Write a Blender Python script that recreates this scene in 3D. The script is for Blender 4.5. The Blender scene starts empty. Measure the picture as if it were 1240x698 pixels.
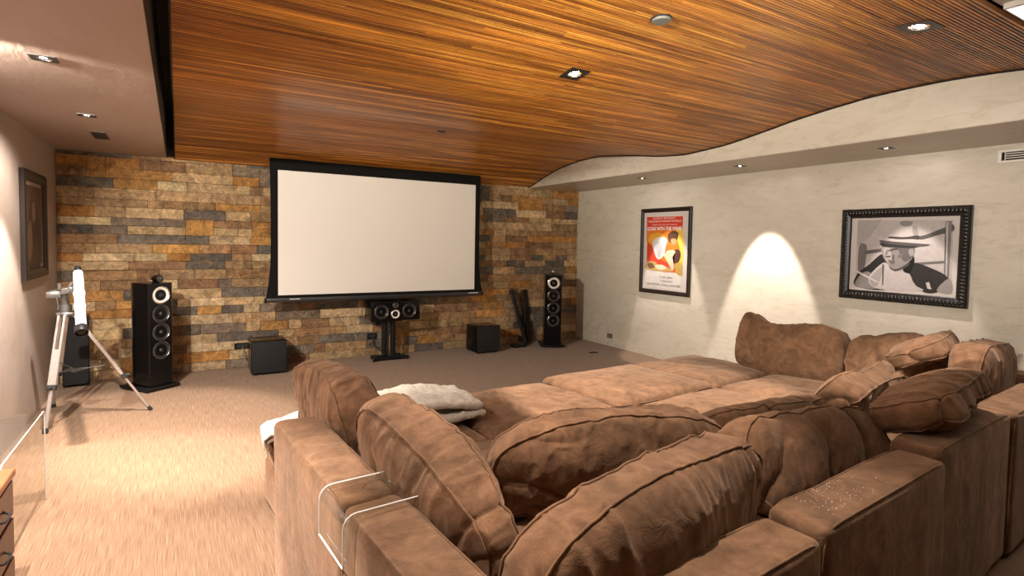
import bpy, bmesh, math, random
import numpy as np
from mathutils import Vector, Matrix
random.seed(7)
SC = bpy.context.scene
COL = SC.collection
R = math.radians

# ------------------------------------------------------------------ camera
YAW, PIT, ROL, FPX, CAMH = 0.541886, 0.047993, 0.018212, 672.0, 1.56
fwd = Vector((math.sin(YAW)*math.cos(PIT), math.cos(YAW)*math.cos(PIT), -math.sin(PIT)))
r0 = Vector((math.cos(YAW), -math.sin(YAW), 0)); u0 = r0.cross(fwd)
rr = r0*math.cos(ROL)+u0*math.sin(ROL); uu = u0*math.cos(ROL)-r0*math.sin(ROL)
cam = bpy.data.objects.new('camera', bpy.data.cameras.new('camera')); COL.objects.link(cam)
m = Matrix((rr, uu, -fwd)).transposed().to_4x4(); m.translation = Vector((0, 0, CAMH))
cam.matrix_world = m
cam.data.sensor_width = 36; cam.data.lens = FPX/1240*36; cam.data.shift_y = -23.0/1240
cam.data.clip_start = 0.05
SC.camera = cam

# ------------------------------------------------------------------ world, exposure
w = bpy.data.worlds.new('world'); SC.world = w; w.use_nodes = True
w.node_tree.nodes['Background'].inputs[0].default_value = (1, .9, .8, 1)
w.node_tree.nodes['Background'].inputs[1].default_value = 0.02
SC.view_settings.view_transform = 'Standard'; SC.view_settings.look = 'None'
SC.view_settings.gamma = 1; SC.view_settings.use_curve_mapping = False
SC.view_settings.exposure = 0.30
WARM = (1.0, .86, .77); WARM2 = (1.0, .84, .70)
# light levels (watts): tight beam and wide spill of the downlights
LEFT_BEAM, LEFT_SPILL = 330, 75
RIGHT_BEAM, RIGHT_SPILL = 260, 3
WOOD_BEAM, WOOD_SPILL = 300, 6
PANEL_EMIT = 1.5
KEY, UPWARD_FILL, CROSS = 700, 400, 860

def spot(name, loc, power, half, blend, color=WARM, aim=(0, 0, -1), size=.03):
    l = bpy.data.lights.new(name, 'SPOT'); l.energy = power; l.spot_size = R(2*half); l.spot_blend = blend
    l.color = color; l.shadow_soft_size = size
    o = bpy.data.objects.new(name, l); COL.objects.link(o); o.location = loc
    o.rotation_euler = Vector(aim).to_track_quat('-Z', 'Y').to_euler()
    return o

# track spot near the left wall washing the screen wall; added without lamp bodies: a right-wall fill and an uplight behind the camera under the wooden ceiling
spot('wall_wash', (-1.0, 3.3, 2.424), KEY, 46, .45, (1, .91, .78), Vector((2.6, 7.3, -.2))-Vector((-1.0, 3.3, 2.424)), .025)
spot('cross_fill', (-.95, 1.2, 2.25), CROSS, 27, .9, (1, .91, .80), Vector((5.65, 3.5, 2.15))-Vector((-.95, 1.2, 2.25)), .05)  # added spot out of frame, brightens the right wall
spot('upward_fill', (1.5, -.5, 1.75), UPWARD_FILL, 36, 1.0, (1, .90, .70), Vector((2.0, 2.2, 2.75))-Vector((1.5, -.5, 1.75)), .25)  # added unseen spot, brightens the wooden slats from below

# ------------------------------------------------------------------ materials
def nt(name):
    m = bpy.data.materials.new(name); m.use_nodes = True
    n = m.node_tree; b = n.nodes['Principled BSDF']
    return m, n, b
def N(n, typ, **kw):
    x = n.nodes.new(typ)
    for k, v in kw.items():
        if k.startswith('i_'):
            k2 = k[2:]; x.inputs[int(k2) if k2.isdigit() else k2.replace('_', ' ')].default_value = v
        else: setattr(x, k, v)
    return x
def L(n, a, b): n.links.new(a, b)
def coords(n, scale=(1, 1, 1), kind='Object'):
    tc = N(n, 'ShaderNodeTexCoord'); mp = N(n, 'ShaderNodeMapping'); mp.inputs['Scale'].default_value = scale
    L(n, tc.outputs[kind], mp.inputs[0]); return mp.outputs[0]
def noise(n, vec, scale, detail=4, rough=.55, dist=0):
    x = N(n, 'ShaderNodeTexNoise'); x.inputs['Scale'].default_value = scale; x.inputs['Detail'].default_value = detail
    x.inputs['Roughness'].default_value = rough; x.inputs['Distortion'].default_value = dist
    L(n, vec, x.inputs['Vector']); return x.outputs['Fac']
def ramp(n, fac, stops):
    x = N(n, 'ShaderNodeValToRGB'); e = x.color_ramp.elements
    e[0].position, e[0].color = stops[0][0], (*stops[0][1], 1); e[1].position, e[1].color = stops[-1][0], (*stops[-1][1], 1)
    for p, c in stops[1:-1]:
        k = e.new(p); k.color = (*c, 1)
    L(n, fac, x.inputs[0]); return x.outputs[0]
def mix(n, a, b, fac, mode='MULTIPLY'):
    x = N(n, 'ShaderNodeMix', data_type='RGBA', blend_type=mode)
    x.inputs[0].default_value = fac if not hasattr(fac, 'links') else 0
    if hasattr(fac, 'links'): L(n, fac, x.inputs[0])
    for s, v in ((6, a), (7, b)):
        if hasattr(v, 'links'): L(n, v, x.inputs[s])
        else: x.inputs[s].default_value = (*v, 1)
    return x.outputs[2]
def bump(n, b, h, strength, dist):
    x = N(n, 'ShaderNodeBump'); x.inputs['Strength'].default_value = strength; x.inputs['Distance'].default_value = dist
    L(n, h, x.inputs['Height']); L(n, x.outputs[0], b.inputs['Normal'])

def plain(name, col, rough=.5, metal=0, spec=.5, var=.12, scale=30, coat=0):
    m, n, b = nt(name); v = coords(n)
    f = noise(n, v, scale)
    c = mix(n, col, ramp(n, f, [(.3, (1-var,)*3), (.7, (1, 1, 1))]), 1.0)
    L(n, c, b.inputs['Base Color']); b.inputs['Roughness'].default_value = rough; b.inputs['Metallic'].default_value = metal
    b.inputs['Specular IOR Level'].default_value = spec; b.inputs['Coat Weight'].default_value = coat
    return m
def plaster(name, col, rough=.38, streak=(1, 1, 1), spec=.5):
    m, n, b = nt(name); v = coords(n, streak)
    f1 = noise(n, v, 1.3, 6, .6, .4); f2 = noise(n, v, 7, 8, .65, 1.2)
    c = mix(n, col, ramp(n, f1, [(.3, (.80, .78, .74)), (.7, (1, 1, 1))]), .8)
    c = mix(n, c, ramp(n, f2, [(.35, (.88, .87, .85)), (.65, (1, 1, 1))]), .8)
    L(n, c, b.inputs['Base Color'])
    r = ramp(n, f2, [(.3, (rough-.1,)*3), (.7, (rough+.12,)*3)]); L(n, r, b.inputs['Roughness'])
    b.inputs['Specular IOR Level'].default_value = spec
    bump(n, b, f2, .12, .02)
    return m
def carpet():
    m, n, b = nt('carpet')
    v = coords(n, (1, .016, 1)); f = noise(n, v, 330, 2, .6)
    v2 = coords(n, (1, .03, 1)); g = noise(n, v2, 95, 3, .6)
    v3 = coords(n, (1, 1, 1)); h = noise(n, v3, 400, 2, .6)
    c = ramp(n, f, [(.32, (.185, .112, .067)), (.5, (.265, .168, .104)), (.68, (.365, .245, .160))])
    c = mix(n, c, ramp(n, g, [(.3, (.72, .70, .66)), (.7, (1.05, 1.0, .95))]), .45)
    c = mix(n, c, ramp(n, h, [(.3, (.7, .7, .7)), (.7, (1, 1, 1))]), .5)
    L(n, c, b.inputs['Base Color']); b.inputs['Roughness'].default_value = .95; b.inputs['Specular IOR Level'].default_value = .1
    b.inputs['Sheen Weight'].default_value = .15
    bump(n, b, f, .4, .004)
    return m
def stone():
    m, n, b = nt('ledge_stone')
    a = N(n, 'ShaderNodeAttribute', attribute_name='tone'); v = coords(n)
    f = noise(n, v, 9, 9, .68, .8); g = noise(n, v, 38, 6, .7, 0); k = noise(n, coords(n, (1, 1, 2.2)), 4.5, 4, .6, 1.5)
    c = mix(n, a.outputs['Color'], ramp(n, f, [(.30, (.40, .34, .31)), (.5, (.86, .84, .82)), (.68, (1.35, 1.28, 1.18))]), .95)
    c = mix(n, c, ramp(n, g, [(.35, (.66, .62, .58)), (.62, (1.12, 1.1, 1.08))]), .8)
    c = mix(n, c, (.72, .36, .12), ramp(n, k, [(.56, (0, 0, 0)), (.70, (.35, .35, .35))]), 'MIX')
    L(n, c, b.inputs['Base Color']); b.inputs['Roughness'].default_value = .75; b.inputs['Specular IOR Level'].default_value = .3
    h = N(n, 'ShaderNodeMath', operation='ADD'); L(n, f, h.inputs[0]); L(n, g, h.inputs[1])
    bump(n, b, h.outputs[0], 1.0, .035)
    return m
def slats():
    m, n, b = nt('wood_slats')
    a = N(n, 'ShaderNodeAttribute', attribute_name='tone')
    f = noise(n, coords(n, (.22, 9, 1)), 5, 5, .65); g = noise(n, coords(n, (.09, 2.2, 1)), 8, 4, .6); h = noise(n, coords(n, (.6, 30, 30)), 12, 3, .6)
    c = mix(n, a.outputs['Color'], ramp(n, f, [(.32, (.32, .24, .2)), (.5, (.85, .8, .78)), (.66, (1.5, 1.45, 1.35))]), .9)
    c = mix(n, c, ramp(n, g, [(.34, (.55, .47, .40)), (.62, (1.2, 1.2, 1.15))]), .8)
    c = mix(n, c, ramp(n, h, [(.3, (.75, .72, .7)), (.7, (1.08, 1.08, 1.08))]), .8)
    L(n, c, b.inputs['Base Color']); b.inputs['Roughness'].default_value = .33; b.inputs['Specular IOR Level'].default_value = .45
    return m
def suede(name='suede', base=(.190, .108, .060), seed=0.):
    m, n, b = nt(name)
    tc = N(n, 'ShaderNodeTexCoord'); mp = N(n, 'ShaderNodeMapping'); mp.inputs['Location'].default_value = (seed*3.1, seed*1.7, seed)
    L(n, tc.outputs['Object'], mp.inputs[0]); v = mp.outputs[0]
    f = noise(n, v, 3.2, 6, .62, 1.0); g = noise(n, v, 13, 5, .65, .8); h = noise(n, v, 260, 2, .6)
    c = ramp(n, f, [(.30, tuple(x*.55 for x in base)), (.5, base), (.70, tuple(x*y for x, y in zip(base, (1.55, 1.5, 1.5))))])
    c = mix(n, c, ramp(n, g, [(.34, (.66, .62, .58)), (.64, (1.18, 1.18, 1.18))]), .85)
    c = mix(n, c, ramp(n, h, [(.3, (.82,)*3), (.7, (1.05,)*3)]), .7)
    L(n, c, b.inputs['Base Color']); b.inputs['Roughness'].default_value = .9; b.inputs['Specular IOR Level'].default_value = .15
    b.inputs['Sheen Weight'].default_value = .35; b.inputs['Sheen Roughness'].default_value = .45
    b.inputs['Sheen Tint'].default_value = (1, .74, .55, 1)
    cr = noise(n, v, 11, 5, .62, .5); rd = N(n, 'ShaderNodeMath', operation='SUBTRACT'); L(n, cr, rd.inputs[0]); rd.inputs[1].default_value = .5
    ab = N(n, 'ShaderNodeMath', operation='ABSOLUTE'); L(n, rd.outputs[0], ab.inputs[0]); pw = N(n, 'ShaderNodeMath', operation='POWER'); L(n, ab.outputs[0], pw.inputs[0]); pw.inputs[1].default_value = .5
    bump(n, b, pw.outputs[0], .30, .010)
    return m
def fleece():
    m, n, b = nt('fleece'); v = coords(n)
    f = noise(n, v, 120, 3, .7); g = noise(n, v, 45, 3, .6, .5)
    c = ramp(n, f, [(.3, (.62, .55, .42)), (.6, (.88, .84, .74))]); L(n, c, b.inputs['Base Color'])
    b.inputs['Roughness'].default_value = 1; b.inputs['Specular IOR Level'].default_value = .05; b.inputs['Sheen Weight'].default_value = .4
    h = N(n, 'ShaderNodeMath', operation='ADD'); L(n, f, h.inputs[0]); L(n, g, h.inputs[1]); bump(n, b, h.outputs[0], .9, .012)
    return m
def glow(name, col, s):
    m, n, b = nt(name); b.inputs['Base Color'].default_value = (1, 1, 1, 1)
    b.inputs['Emission Color'].default_value = (*col, 1); b.inputs['Emission Strength'].default_value = s
    return m
def clear(name, rough=.02):
    m, n, b = nt(name); b.inputs['Transmission Weight'].default_value = 1; b.inputs['IOR'].default_value = 1.49
    b.inputs['Roughness'].default_value = rough; b.inputs['Base Color'].default_value = (.97, .97, .97, 1)
    return m
def acrylic_mat(name):
    m, n, b = nt(name); out = n.nodes['Material Output']
    tr = N(n, 'ShaderNodeBsdfTransparent'); tr.inputs[0].default_value = (.93, .94, .93, 1)
    gl = N(n, 'ShaderNodeBsdfGlossy'); gl.inputs['Roughness'].default_value = .04
    lw = N(n, 'ShaderNodeLayerWeight'); pw = N(n, 'ShaderNodeMath', operation='POWER'); L(n, lw.outputs['Facing'], pw.inputs[0]); pw.inputs[1].default_value = 3.5
    fr = N(n, 'ShaderNodeMath', operation='MULTIPLY_ADD'); L(n, pw.outputs[0], fr.inputs[0]); fr.inputs[1].default_value = .75; fr.inputs[2].default_value = .05
    mx = N(n, 'ShaderNodeMixShader'); L(n, fr.outputs[0], mx.inputs[0]); L(n, tr.outputs[0], mx.inputs[1]); L(n, gl.outputs[0], mx.inputs[2]); L(n, mx.outputs[0], out.inputs[0])
    return m
def attr_mat(name, rough=.5, var=0.0):
    m, n, b = nt(name); a = N(n, 'ShaderNodeAttribute', attribute_name='tone')
    f = noise(n, coords(n), 26, 5, .6, .5)
    c = mix(n, a.outputs['Color'], ramp(n, f, [(.3, (1-var,)*3), (.7, (1+var*.5,)*3)]), 1.0)
    L(n, c, b.inputs['Base Color']); b.inputs['Roughness'].default_value = rough; b.inputs['Specular IOR Level'].default_value = .2
    return m

M = dict(
    carpet=carpet(), stone=stone(), slats=slats(), suede=suede(), fleece=fleece(),
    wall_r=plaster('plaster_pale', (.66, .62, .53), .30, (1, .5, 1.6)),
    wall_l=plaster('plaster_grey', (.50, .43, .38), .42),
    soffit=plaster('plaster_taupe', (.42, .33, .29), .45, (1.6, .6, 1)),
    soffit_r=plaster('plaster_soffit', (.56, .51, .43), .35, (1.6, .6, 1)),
    white_ceiling=plaster('plaster_white', (.85, .82, .76), .6),
    dark=plain('dark_void', (.03, .022, .016), .8), mortar=plain('mortar', (.12, .085, .05), .9),
    gloss=plain('gloss_black', (.004, .004, .0045), .16, spec=.25), satin=plain('satin_black', (.008, .008, .009), .42, spec=.25),
    grille=plain('grille_cloth', (.010, .010, .011), .85), rubber=plain('rubber', (.02, .02, .02), .7),
    fabric_black=plain('screen_border', (.010, .010, .010), .9, spec=.1), screen=plain('screen_white', (.82, .80, .76), .85, spec=.1, var=.02, scale=2),
    bar=plain('bar_grey', (.045, .045, .048), .35, metal=.5),
    silver=plain('silver', (.72, .70, .68), .22, metal=1, var=.05), silver_cone=plain('silver_cone', (.85, .84, .80), .45, var=.05),
    cone=plain('woofer_cone', (.03, .03, .032), .28, coat=.3), ring=plain('driver_ring', (.20, .20, .21), .25, metal=.9),
    enamel=plain('white_enamel', (.82, .80, .78), .3, var=.03), alloy=plain('brushed_alloy', (.62, .58, .56), .38, metal=.75, var=.08),
    grey_metal=plain('grey_cast_metal', (.16, .155, .15), .38, metal=.7),
    acrylic=acrylic_mat('acrylic'), glass=acrylic_mat('thin_glass'),
    frame_black=plain('frame_black', (.012, .010, .009), .35, var=.3), frame_wood=plain('frame_dark_wood', (.022, .013, .010), .4, var=.3, spec=.3),
    mat_white=plain('mat_board', (.80, .76, .72), .8, var=.03), mat_cream=plain('mat_cream', (.50, .46, .43), .85, var=.03, spec=.2), art=attr_mat('print_ink', .5, .10),
    cherry=plain('cherry_wood', (.16, .055, .030), .4, var=.4, scale=9), cherry_top=plain('cherry_top', (.42, .13, .045), .35, var=.3, scale=9),
    drawer_gap=plain('gap', (.01, .006, .004), .9), white_plastic=plain('white_plastic', (.78, .76, .70), .45, var=.03),
    grey_plastic=plain('grey_plastic', (.16, .16, .15), .5), brown_plastic=plain('brown_plastic', (.10, .075, .06), .4),
    brown_vent=plain('brown_vent', (.045, .028, .022), .5), orange=plain('orange_cloth', (.75, .17, .04), .8),
    lamp=glow('lamp_glow', (1, .92, .82), 60), panel=glow('panel_glow', (1, .95, .88), PANEL_EMIT),
    edge_glint=plain('edge_glint', (.80, .80, .78), .12, var=.0, coat=.5),  # near-white, paints the light gathered along acrylic edges
    trim_black=plain('trim_black', (.02, .018, .016), .4),
)

# ------------------------------------------------------------------ object helpers
def tag(o, label=None, cat=None, group=None, kind=None):
    for k, v in (('label', label), ('category', cat), ('group', group), ('kind', kind)):
        if v: o[k] = v
    return o
def empty(name, label, cat, loc=(0, 0, 0), rot=(0, 0, 0), group=None):
    o = bpy.data.objects.new(name, None); COL.objects.link(o); o.location = loc; o.rotation_euler = rot
    o.empty_display_size = .1
    return tag(o, label, cat, group)
def finish(name, bm, mat, parent=None, smooth=False, label=None, loc=None, rot=None):
    bmesh.ops.recalc_face_normals(bm, faces=bm.faces[:])
    me = bpy.data.meshes.new(name); bm.to_mesh(me); bm.free()
    for x in (mat if isinstance(mat, (list, tuple)) else [mat]): me.materials.append(x)
    o = bpy.data.objects.new(name, me); COL.objects.link(o)
    if parent: o.parent = parent
    if loc is not None: o.location = loc
    if rot is not None: o.rotation_euler = rot
    if smooth:
        me.shade_smooth()
        if smooth != 'all':
            try: me.set_sharp_from_angle(angle=R(38))
            except Exception: pass
    if label: o['label'] = label
    return o
def B(): return bmesh.new()
def box(bm, lo, hi, bev=0, seg=2, mtx=None):
    c = [(a+b)/2 for a, b in zip(lo, hi)]; s = [abs(b-a) for a, b in zip(lo, hi)]
    r = bmesh.ops.create_cube(bm, size=1, matrix=Matrix.Translation(c) @ Matrix.Diagonal((*s, 1)))
    vs = r['verts']
    if bev:
        es = list({e for v in vs for e in v.link_edges})
        q = bmesh.ops.bevel(bm, geom=es, offset=bev, segments=seg, affect='EDGES', profile=.5)
        vs = [v for v in q['verts']] + [v for v in vs if v.is_valid]
        vs = list(set(vs))
    if mtx is not None: bmesh.ops.transform(bm, matrix=mtx, verts=vs)
    return vs
def align(p0, p1):
    d = Vector(p1)-Vector(p0); q = d.to_track_quat('Z', 'Y')
    return Matrix.Translation(p0) @ q.to_matrix().to_4x4(), d.length
def rod(bm, p0, p1, r, r1=None, seg=16):
    mt, ln = align(p0, p1); r1 = r if r1 is None else r1
    bmesh.ops.create_cone(bm, cap_ends=True, segments=seg, radius1=r, radius2=r1, depth=ln, matrix=mt @ Matrix.Translation((0, 0, ln/2)))
def beam(bm, p0, p1, wx, wy, bev=.002, up=None):
    mt, ln = align(p0, p1); box(bm, (-wx/2, -wy/2, 0), (wx/2, wy/2, ln), bev, 1, mt)
def lathe(bm, prof, mtx=Matrix.Identity(4), seg=32):
    rings = []
    for r, z in prof:
        if r < 1e-5: rings.append([bm.verts.new(mtx @ Vector((0, 0, z)))])
        else: rings.append([bm.verts.new(mtx @ Vector((r*math.cos(2*math.pi*k/seg), r*math.sin(2*math.pi*k/seg), z))) for k in range(seg)])
    for a, b in zip(rings, rings[1:]):
        for k in range(seg):
            k2 = (k+1) % seg
            if len(a) == 1 and len(b) == 1: continue
            if len(a) == 1: bm.faces.new((a[0], b[k], b[k2]))
            elif len(b) == 1: bm.faces.new((a[k], b[0], a[k2]))
            else: bm.faces.new((a[k], b[k], b[k2], a[k2]))
def tube(bm, pts, r, seg=8, closed=False):
    pts = [Vector(p) for p in pts]; n = len(pts); rings = []; prev = None
    for i, p in enumerate(pts):
        if closed: t = pts[(i+1) % n]-pts[(i-1) % n]
        else: t = pts[min(i+1, n-1)]-pts[max(i-1, 0)]
        t.normalize()
        if prev is None:
            a = Vector((0, 0, 1)) if abs(t.z) < .9 else Vector((1, 0, 0)); u = t.cross(a).normalized()
        else:
            u = (prev-t*prev.dot(t)).normalized()
        prev = u; v = t.cross(u)
        rings.append([bm.verts.new(p+u*r*math.cos(2*math.pi*k/seg)+v*r*math.sin(2*math.pi*k/seg)) for k in range(seg)])
    rng = range(n) if closed else range(n-1)
    for i in rng:
        a, b = rings[i], rings[(i+1) % n]
        for k in range(seg): bm.faces.new((a[k], a[(k+1) % seg], b[(k+1) % seg], b[k]))
    if not closed:
        bm.faces.new(rings[0]); bm.faces.new(rings[-1])
def spline(pts, n=8, closed=False):
    P = [Vector(p) for p in pts]; out = []; N_ = len(P)
    for i in range(N_ if closed else N_-1):
        if closed: a, b, c, d = P[i-1], P[i], P[(i+1) % N_], P[(i+2) % N_]
        else: a, b, c, d = P[max(i-1, 0)], P[i], P[i+1], P[min(i+2, N_-1)]
        for k in range(n):
            t = k/n; out.append(.5*((2*b)+(c-a)*t+(2*a-5*b+4*c-d)*t*t+(3*b-a-3*c+d)*t**3))
    if not closed: out.append(P[-1])
    return out
def set_tone(me, cols):
    """per-face colour, cols: list of rgb"""
    at = me.color_attributes.new('tone', 'FLOAT_COLOR', 'CORNER')
    arr = np.ones((len(me.loops), 4), dtype=np.float32)
    for p in me.polygons:
        arr[p.loop_start:p.loop_start+p.loop_total, :3] = cols[p.index]
    at.data.foreach_set('color', arr.ravel())
def struct(name, bm, mat, smooth=False): return tag(finish(name, bm, mat, None, smooth), kind='structure')

# ------------------------------------------------------------------ room shell
XL, XR, YB, YF = -1.07, 5.653, 7.335, -3.2
SZ = 2.43                       # soffit height
bm = B(); box(bm, (XL-.1, YF-.1, -.1), (XR+.1, YB+.1, 0)); struct('floor', bm, M['carpet'])
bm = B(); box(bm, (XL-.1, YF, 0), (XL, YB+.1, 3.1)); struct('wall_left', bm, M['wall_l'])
bm = B(); box(bm, (XR, YF, 0), (XR+.1, YB+.1, 3.1)); struct('wall_right', bm, M['wall_r'])
bm = B(); box(bm, (XL-.1, YF-.1, 0), (XR+.1, YF, 3.1)); struct('wall_front', bm, M['wall_l'])
bm = B(); box(bm, (XL-.1, YF-.1, 3.1), (XR+.1, YB+.1, 3.2)); struct('ceiling.001', bm, M['dark'])
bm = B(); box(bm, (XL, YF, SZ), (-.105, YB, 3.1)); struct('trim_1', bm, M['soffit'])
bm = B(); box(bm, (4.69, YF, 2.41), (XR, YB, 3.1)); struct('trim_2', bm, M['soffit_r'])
bm = B(); box(bm, (4.675, YF, 2.412), (4.69, YB, 3.1)); struct('trim_3', bm, M['wall_r'])
bm = B(); box(bm, (-.105, YF, 2.74), (4.675, 1.135, 3.1)); struct('ceiling.002', bm, M['white_ceiling'])

# stone wall: blocks of varied length and height
def stone_wall():
    rnd = random.Random(11)
    pal = [((.60, .34, .12), 3), ((.60, .45, .26), 6), ((.50, .35, .20), 6), ((.19, .175, .15), 4), ((.34, .21, .12), 4),
           ((.58, .30, .10), 3), ((.68, .54, .34), 4), ((.26, .215, .17), 2), ((.44, .28, .15), 4)]
    bag = [c for c, k in pal for _ in range(k)]
    bm = B(); cols = []
    box(bm, (XL, YB, 0), (XR, YB+.1, 2.75)); cols += [(.10, .07, .04)]*len(bm.faces)
    z = 0.0; H = 2.75
    rows = []
    while z < H:
        h = rnd.choice((.085, .095, .10, .105, .115)); h = min(h, H-z)
        rows.append((z, h)); z += h
    filled = {}
    for ri, (z0, h) in enumerate(rows):
        x = XL
        skip = filled.get(ri, [])
        while x < XR-.01:
            blk = [s for s in skip if s[0] <= x+1e-6 < s[1]]
            if blk: x = blk[0][1]; continue
            ln = rnd.choice((.16, .22, .28, .34, .42, .5, .6))*rnd.uniform(.85, 1.15)
            nxt = min([s[0] for s in skip if s[0] > x] + [XR]); x1 = min(x+ln, nxt)
            if nxt-x1 < .08: x1 = nxt
            hh = h
            if rnd.random() < .06 and ri+1 < len(rows) and x1-x < .36 and not skip:
                hh = h+rows[ri+1][1]; filled.setdefault(ri+1, []).append((x, x1))
            d = rnd.uniform(.004, .030); g = .0015
            n0 = len(bm.faces)
            vs = box(bm, (x+g, YB-.004-d, z0+g), (x1-g, YB+.01, z0+hh-g), .0035, 1)
            for v in vs:
                if v.is_valid and v.co.y < YB-.001: v.co += Vector((rnd.uniform(-.001, .001), rnd.uniform(-.0035, .0035), rnd.uniform(-.0012, .0012)))
            c = rnd.choice(bag); k = rnd.uniform(.78, 1.22)
            cols += [tuple(min(1, 1.15*q*k*rnd.uniform(.98, 1.02)) for q in c)]*(len(bm.faces)-n0)
            x = x1
    bm.faces.index_update()
    me = bpy.data.meshes.new('wall_back'); bm.to_mesh(me); bm.free(); me.materials.append(M['stone'])
    set_tone(me, cols[:len(me.polygons)] + [(.3, .2, .1)]*max(0, len(me.polygons)-len(cols)))
    o = bpy.data.objects.new('wall_back', me); COL.objects.link(o); tag(o, kind='structure')
stone_wall()

# wavy ceiling of narrow wooden slats
WPY = [.9, 1.1, 1.424, 1.595, 1.828, 2.086, 2.375, 2.7, 2.99, 3.315, 3.678, 4.2, 4.6, 4.957, 5.64, 6.07, 6.55, 6.864, 7.1, 7.4]
WPZ = [2.685, 2.705, 2.738, 2.754, 2.766, 2.767, 2.756, 2.722, 2.684, 2.627, 2.570, 2.538, 2.568, 2.624, 2.698, 2.684, 2.622, 2.544, 2.47, 2.395]
_yy = np.linspace(.9, 7.4, 800); _zz = np.interp(_yy, WPY, WPZ); _k = np.exp(-np.linspace(-2, 2, 41)**2); _k /= _k.sum()
_zs = np.convolve(np.pad(_zz, 20, 'edge'), _k, 'valid')
def wz(y): return float(np.interp(y, _yy, _zs))
def slat_ceiling():
    rnd = random.Random(3); bm = B(); cols = []
    X0, X1 = -.02, 4.674
    # backing board following the wave
    ys = np.linspace(1.14, 7.33, 120); prev = None
    for y in ys:
        z = wz(y)+.022; a = [bm.verts.new((X0, y, z)), bm.verts.new((X1, y, z)), bm.verts.new((X1, y, z+.02)), bm.verts.new((X0, y, z+.02))]
        if prev:
            for k in range(4): bm.faces.new((prev[k], prev[(k+1) % 4], a[(k+1) % 4], a[k])); cols.append((.035, .018, .008))
        prev = a
    pal = [(.64, .29, .05), (.56, .235, .042), (.44, .175, .038), (.70, .35, .07), (.34, .14, .035), (.62, .28, .06), (.52, .22, .048)]
    y = 1.145
    while y < 7.315:
        wd = .0130; sl = math.atan2(wz(y+.03)-wz(y-.03), .06)
        c = Vector((0, y+wd/2, wz(y+wd/2)+.011))
        # each row is a few boards butted end to end
        xs = [X0]
        while xs[-1] < X1-.9: xs.append(xs[-1]+rnd.uniform(.7, 2.4))
        xs = [x for x in xs if x < X1-.3]+[X1]
        for xa, xb in zip(xs, xs[1:]):
            n0 = len(bm.faces)
            mt = Matrix.Translation(c) @ Matrix.Rotation(sl, 4, 'X')
            box(bm, (xa, -wd/2, -.011), (xb, wd/2, .011), 0, 1, mt)
            q = rnd.choice(pal); k = rnd.uniform(.8, 1.12)
            cols += [tuple(t*k for t in q)]*(len(bm.faces)-n0)
        y += .0205*math.cos(sl)
    me = bpy.data.meshes.new('ceiling'); bm.to_mesh(me); bm.free(); me.materials.append(M['slats']); set_tone(me, cols)
    o = bpy.data.objects.new('ceiling', me); COL.objects.link(o); tag(o, kind='structure')
slat_ceiling()
# thin dark edge strip where wood meets the right fascia, and added dark boards that blacken the slot on the left
bm = B(); ys = np.linspace(1.1, 7.32, 150); prev = None
for y in ys:
    z = wz(y); a = [bm.verts.new((4.668, y, z-.012)), bm.verts.new((4.676, y, z-.012)), bm.verts.new((4.676, y, z+.03)), bm.verts.new((4.668, y, z+.03))]
    if prev:
        for k in range(4): bm.faces.new((prev[k], prev[(k+1) % 4], a[(k+1) % 4], a[k]))
    prev = a
struct('trim_4', bm, M['drawer_gap'])
bm = B(); box(bm, (-.105, 1.08, 2.95), (-.02, YB, 3.0)); struct('trim_5', bm, M['dark'])
bm = B(); box(bm, (-.105, 1.08, 2.45), (-.100, YB-.04, 2.95)); box(bm, (-.100, YB-.06, 2.44), (-.02, YB-.045, 2.95)); struct('trim_6', bm, M['dark'])  # dark boards put in so the slot reads as deep shade
bm = B(); prev = None
for y in np.linspace(1.08, 7.32, 90):
    z = wz(y); a = [bm.verts.new((-.03, y, z+.004)), bm.verts.new((-.02, y, z+.004)), bm.verts.new((-.02, y, 2.95)), bm.verts.new((-.03, y, 2.95))]
    if prev:
        for k in range(4): bm.faces.new((prev[k], prev[(k+1) % 4], a[(k+1) % 4], a[k]))
    prev = a
struct('trim_7', bm, M['dark'])  # another dark board standing in for the slot's shade

# ------------------------------------------------------------------ downlights
def downlight(x, y, z, half, label, group, slope=0, lit=True, kind='square', beam=0, spill=0, bh=40, aim=(0, 0, -1)):
    t = empty('recessed_downlight', label, 'ceiling light', (x, y, z), (slope, 0, 0), group)
    h = half; bm = B(); r = h*.60
    # square trim plate with a round opening
    seg = 32; outer = []; inner = []; low = []
    for k in range(seg):
        a = 2*math.pi*k/seg; c, s = math.cos(a), math.sin(a); q = h/max(abs(c), abs(s))
        outer.append((c*q, s*q)); inner.append((c*r, s*r))
    V = lambda p, zz: bm.verts.new((p[0], p[1], zz))
    O0 = [V(p, -.004) for p in outer]; I0 = [V(p, -.004) for p in inner]; O1 = [V(p, .0) for p in outer]; I1 = [V((p[0]*.9, p[1]*.9), .03) for p in inner]
    for k in range(seg):
        j = (k+1) % seg
        bm.faces.new((O0[k], O0[j], I0[j], I0[k])); bm.faces.new((O0[k], O1[k], O1[j], O0[j])); bm.faces.new((I0[k], I0[j], I1[j], I1[k]))
    finish('trim_plate', bm, M['trim_black'], t)
    bm = B(); lathe(bm, [(r*.92, .012), (r*.7, .002), (0, -.004)]); finish('lamp', bm, M['lamp'], t, True)
    if beam:
        s = spot('beam', (x, y, z-.02), beam, bh, .3, WARM, aim); s.parent = t; s.matrix_parent_inverse = t.matrix_basis.inverted()
    if spill:
        s = spot('spill', (x, y, z-.02), spill, 78, .6, WARM, aim); s.parent = t; s.matrix_parent_inverse = t.matrix_basis.inverted()
    return t
gl = 'square downlights in the left soffit'
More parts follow.
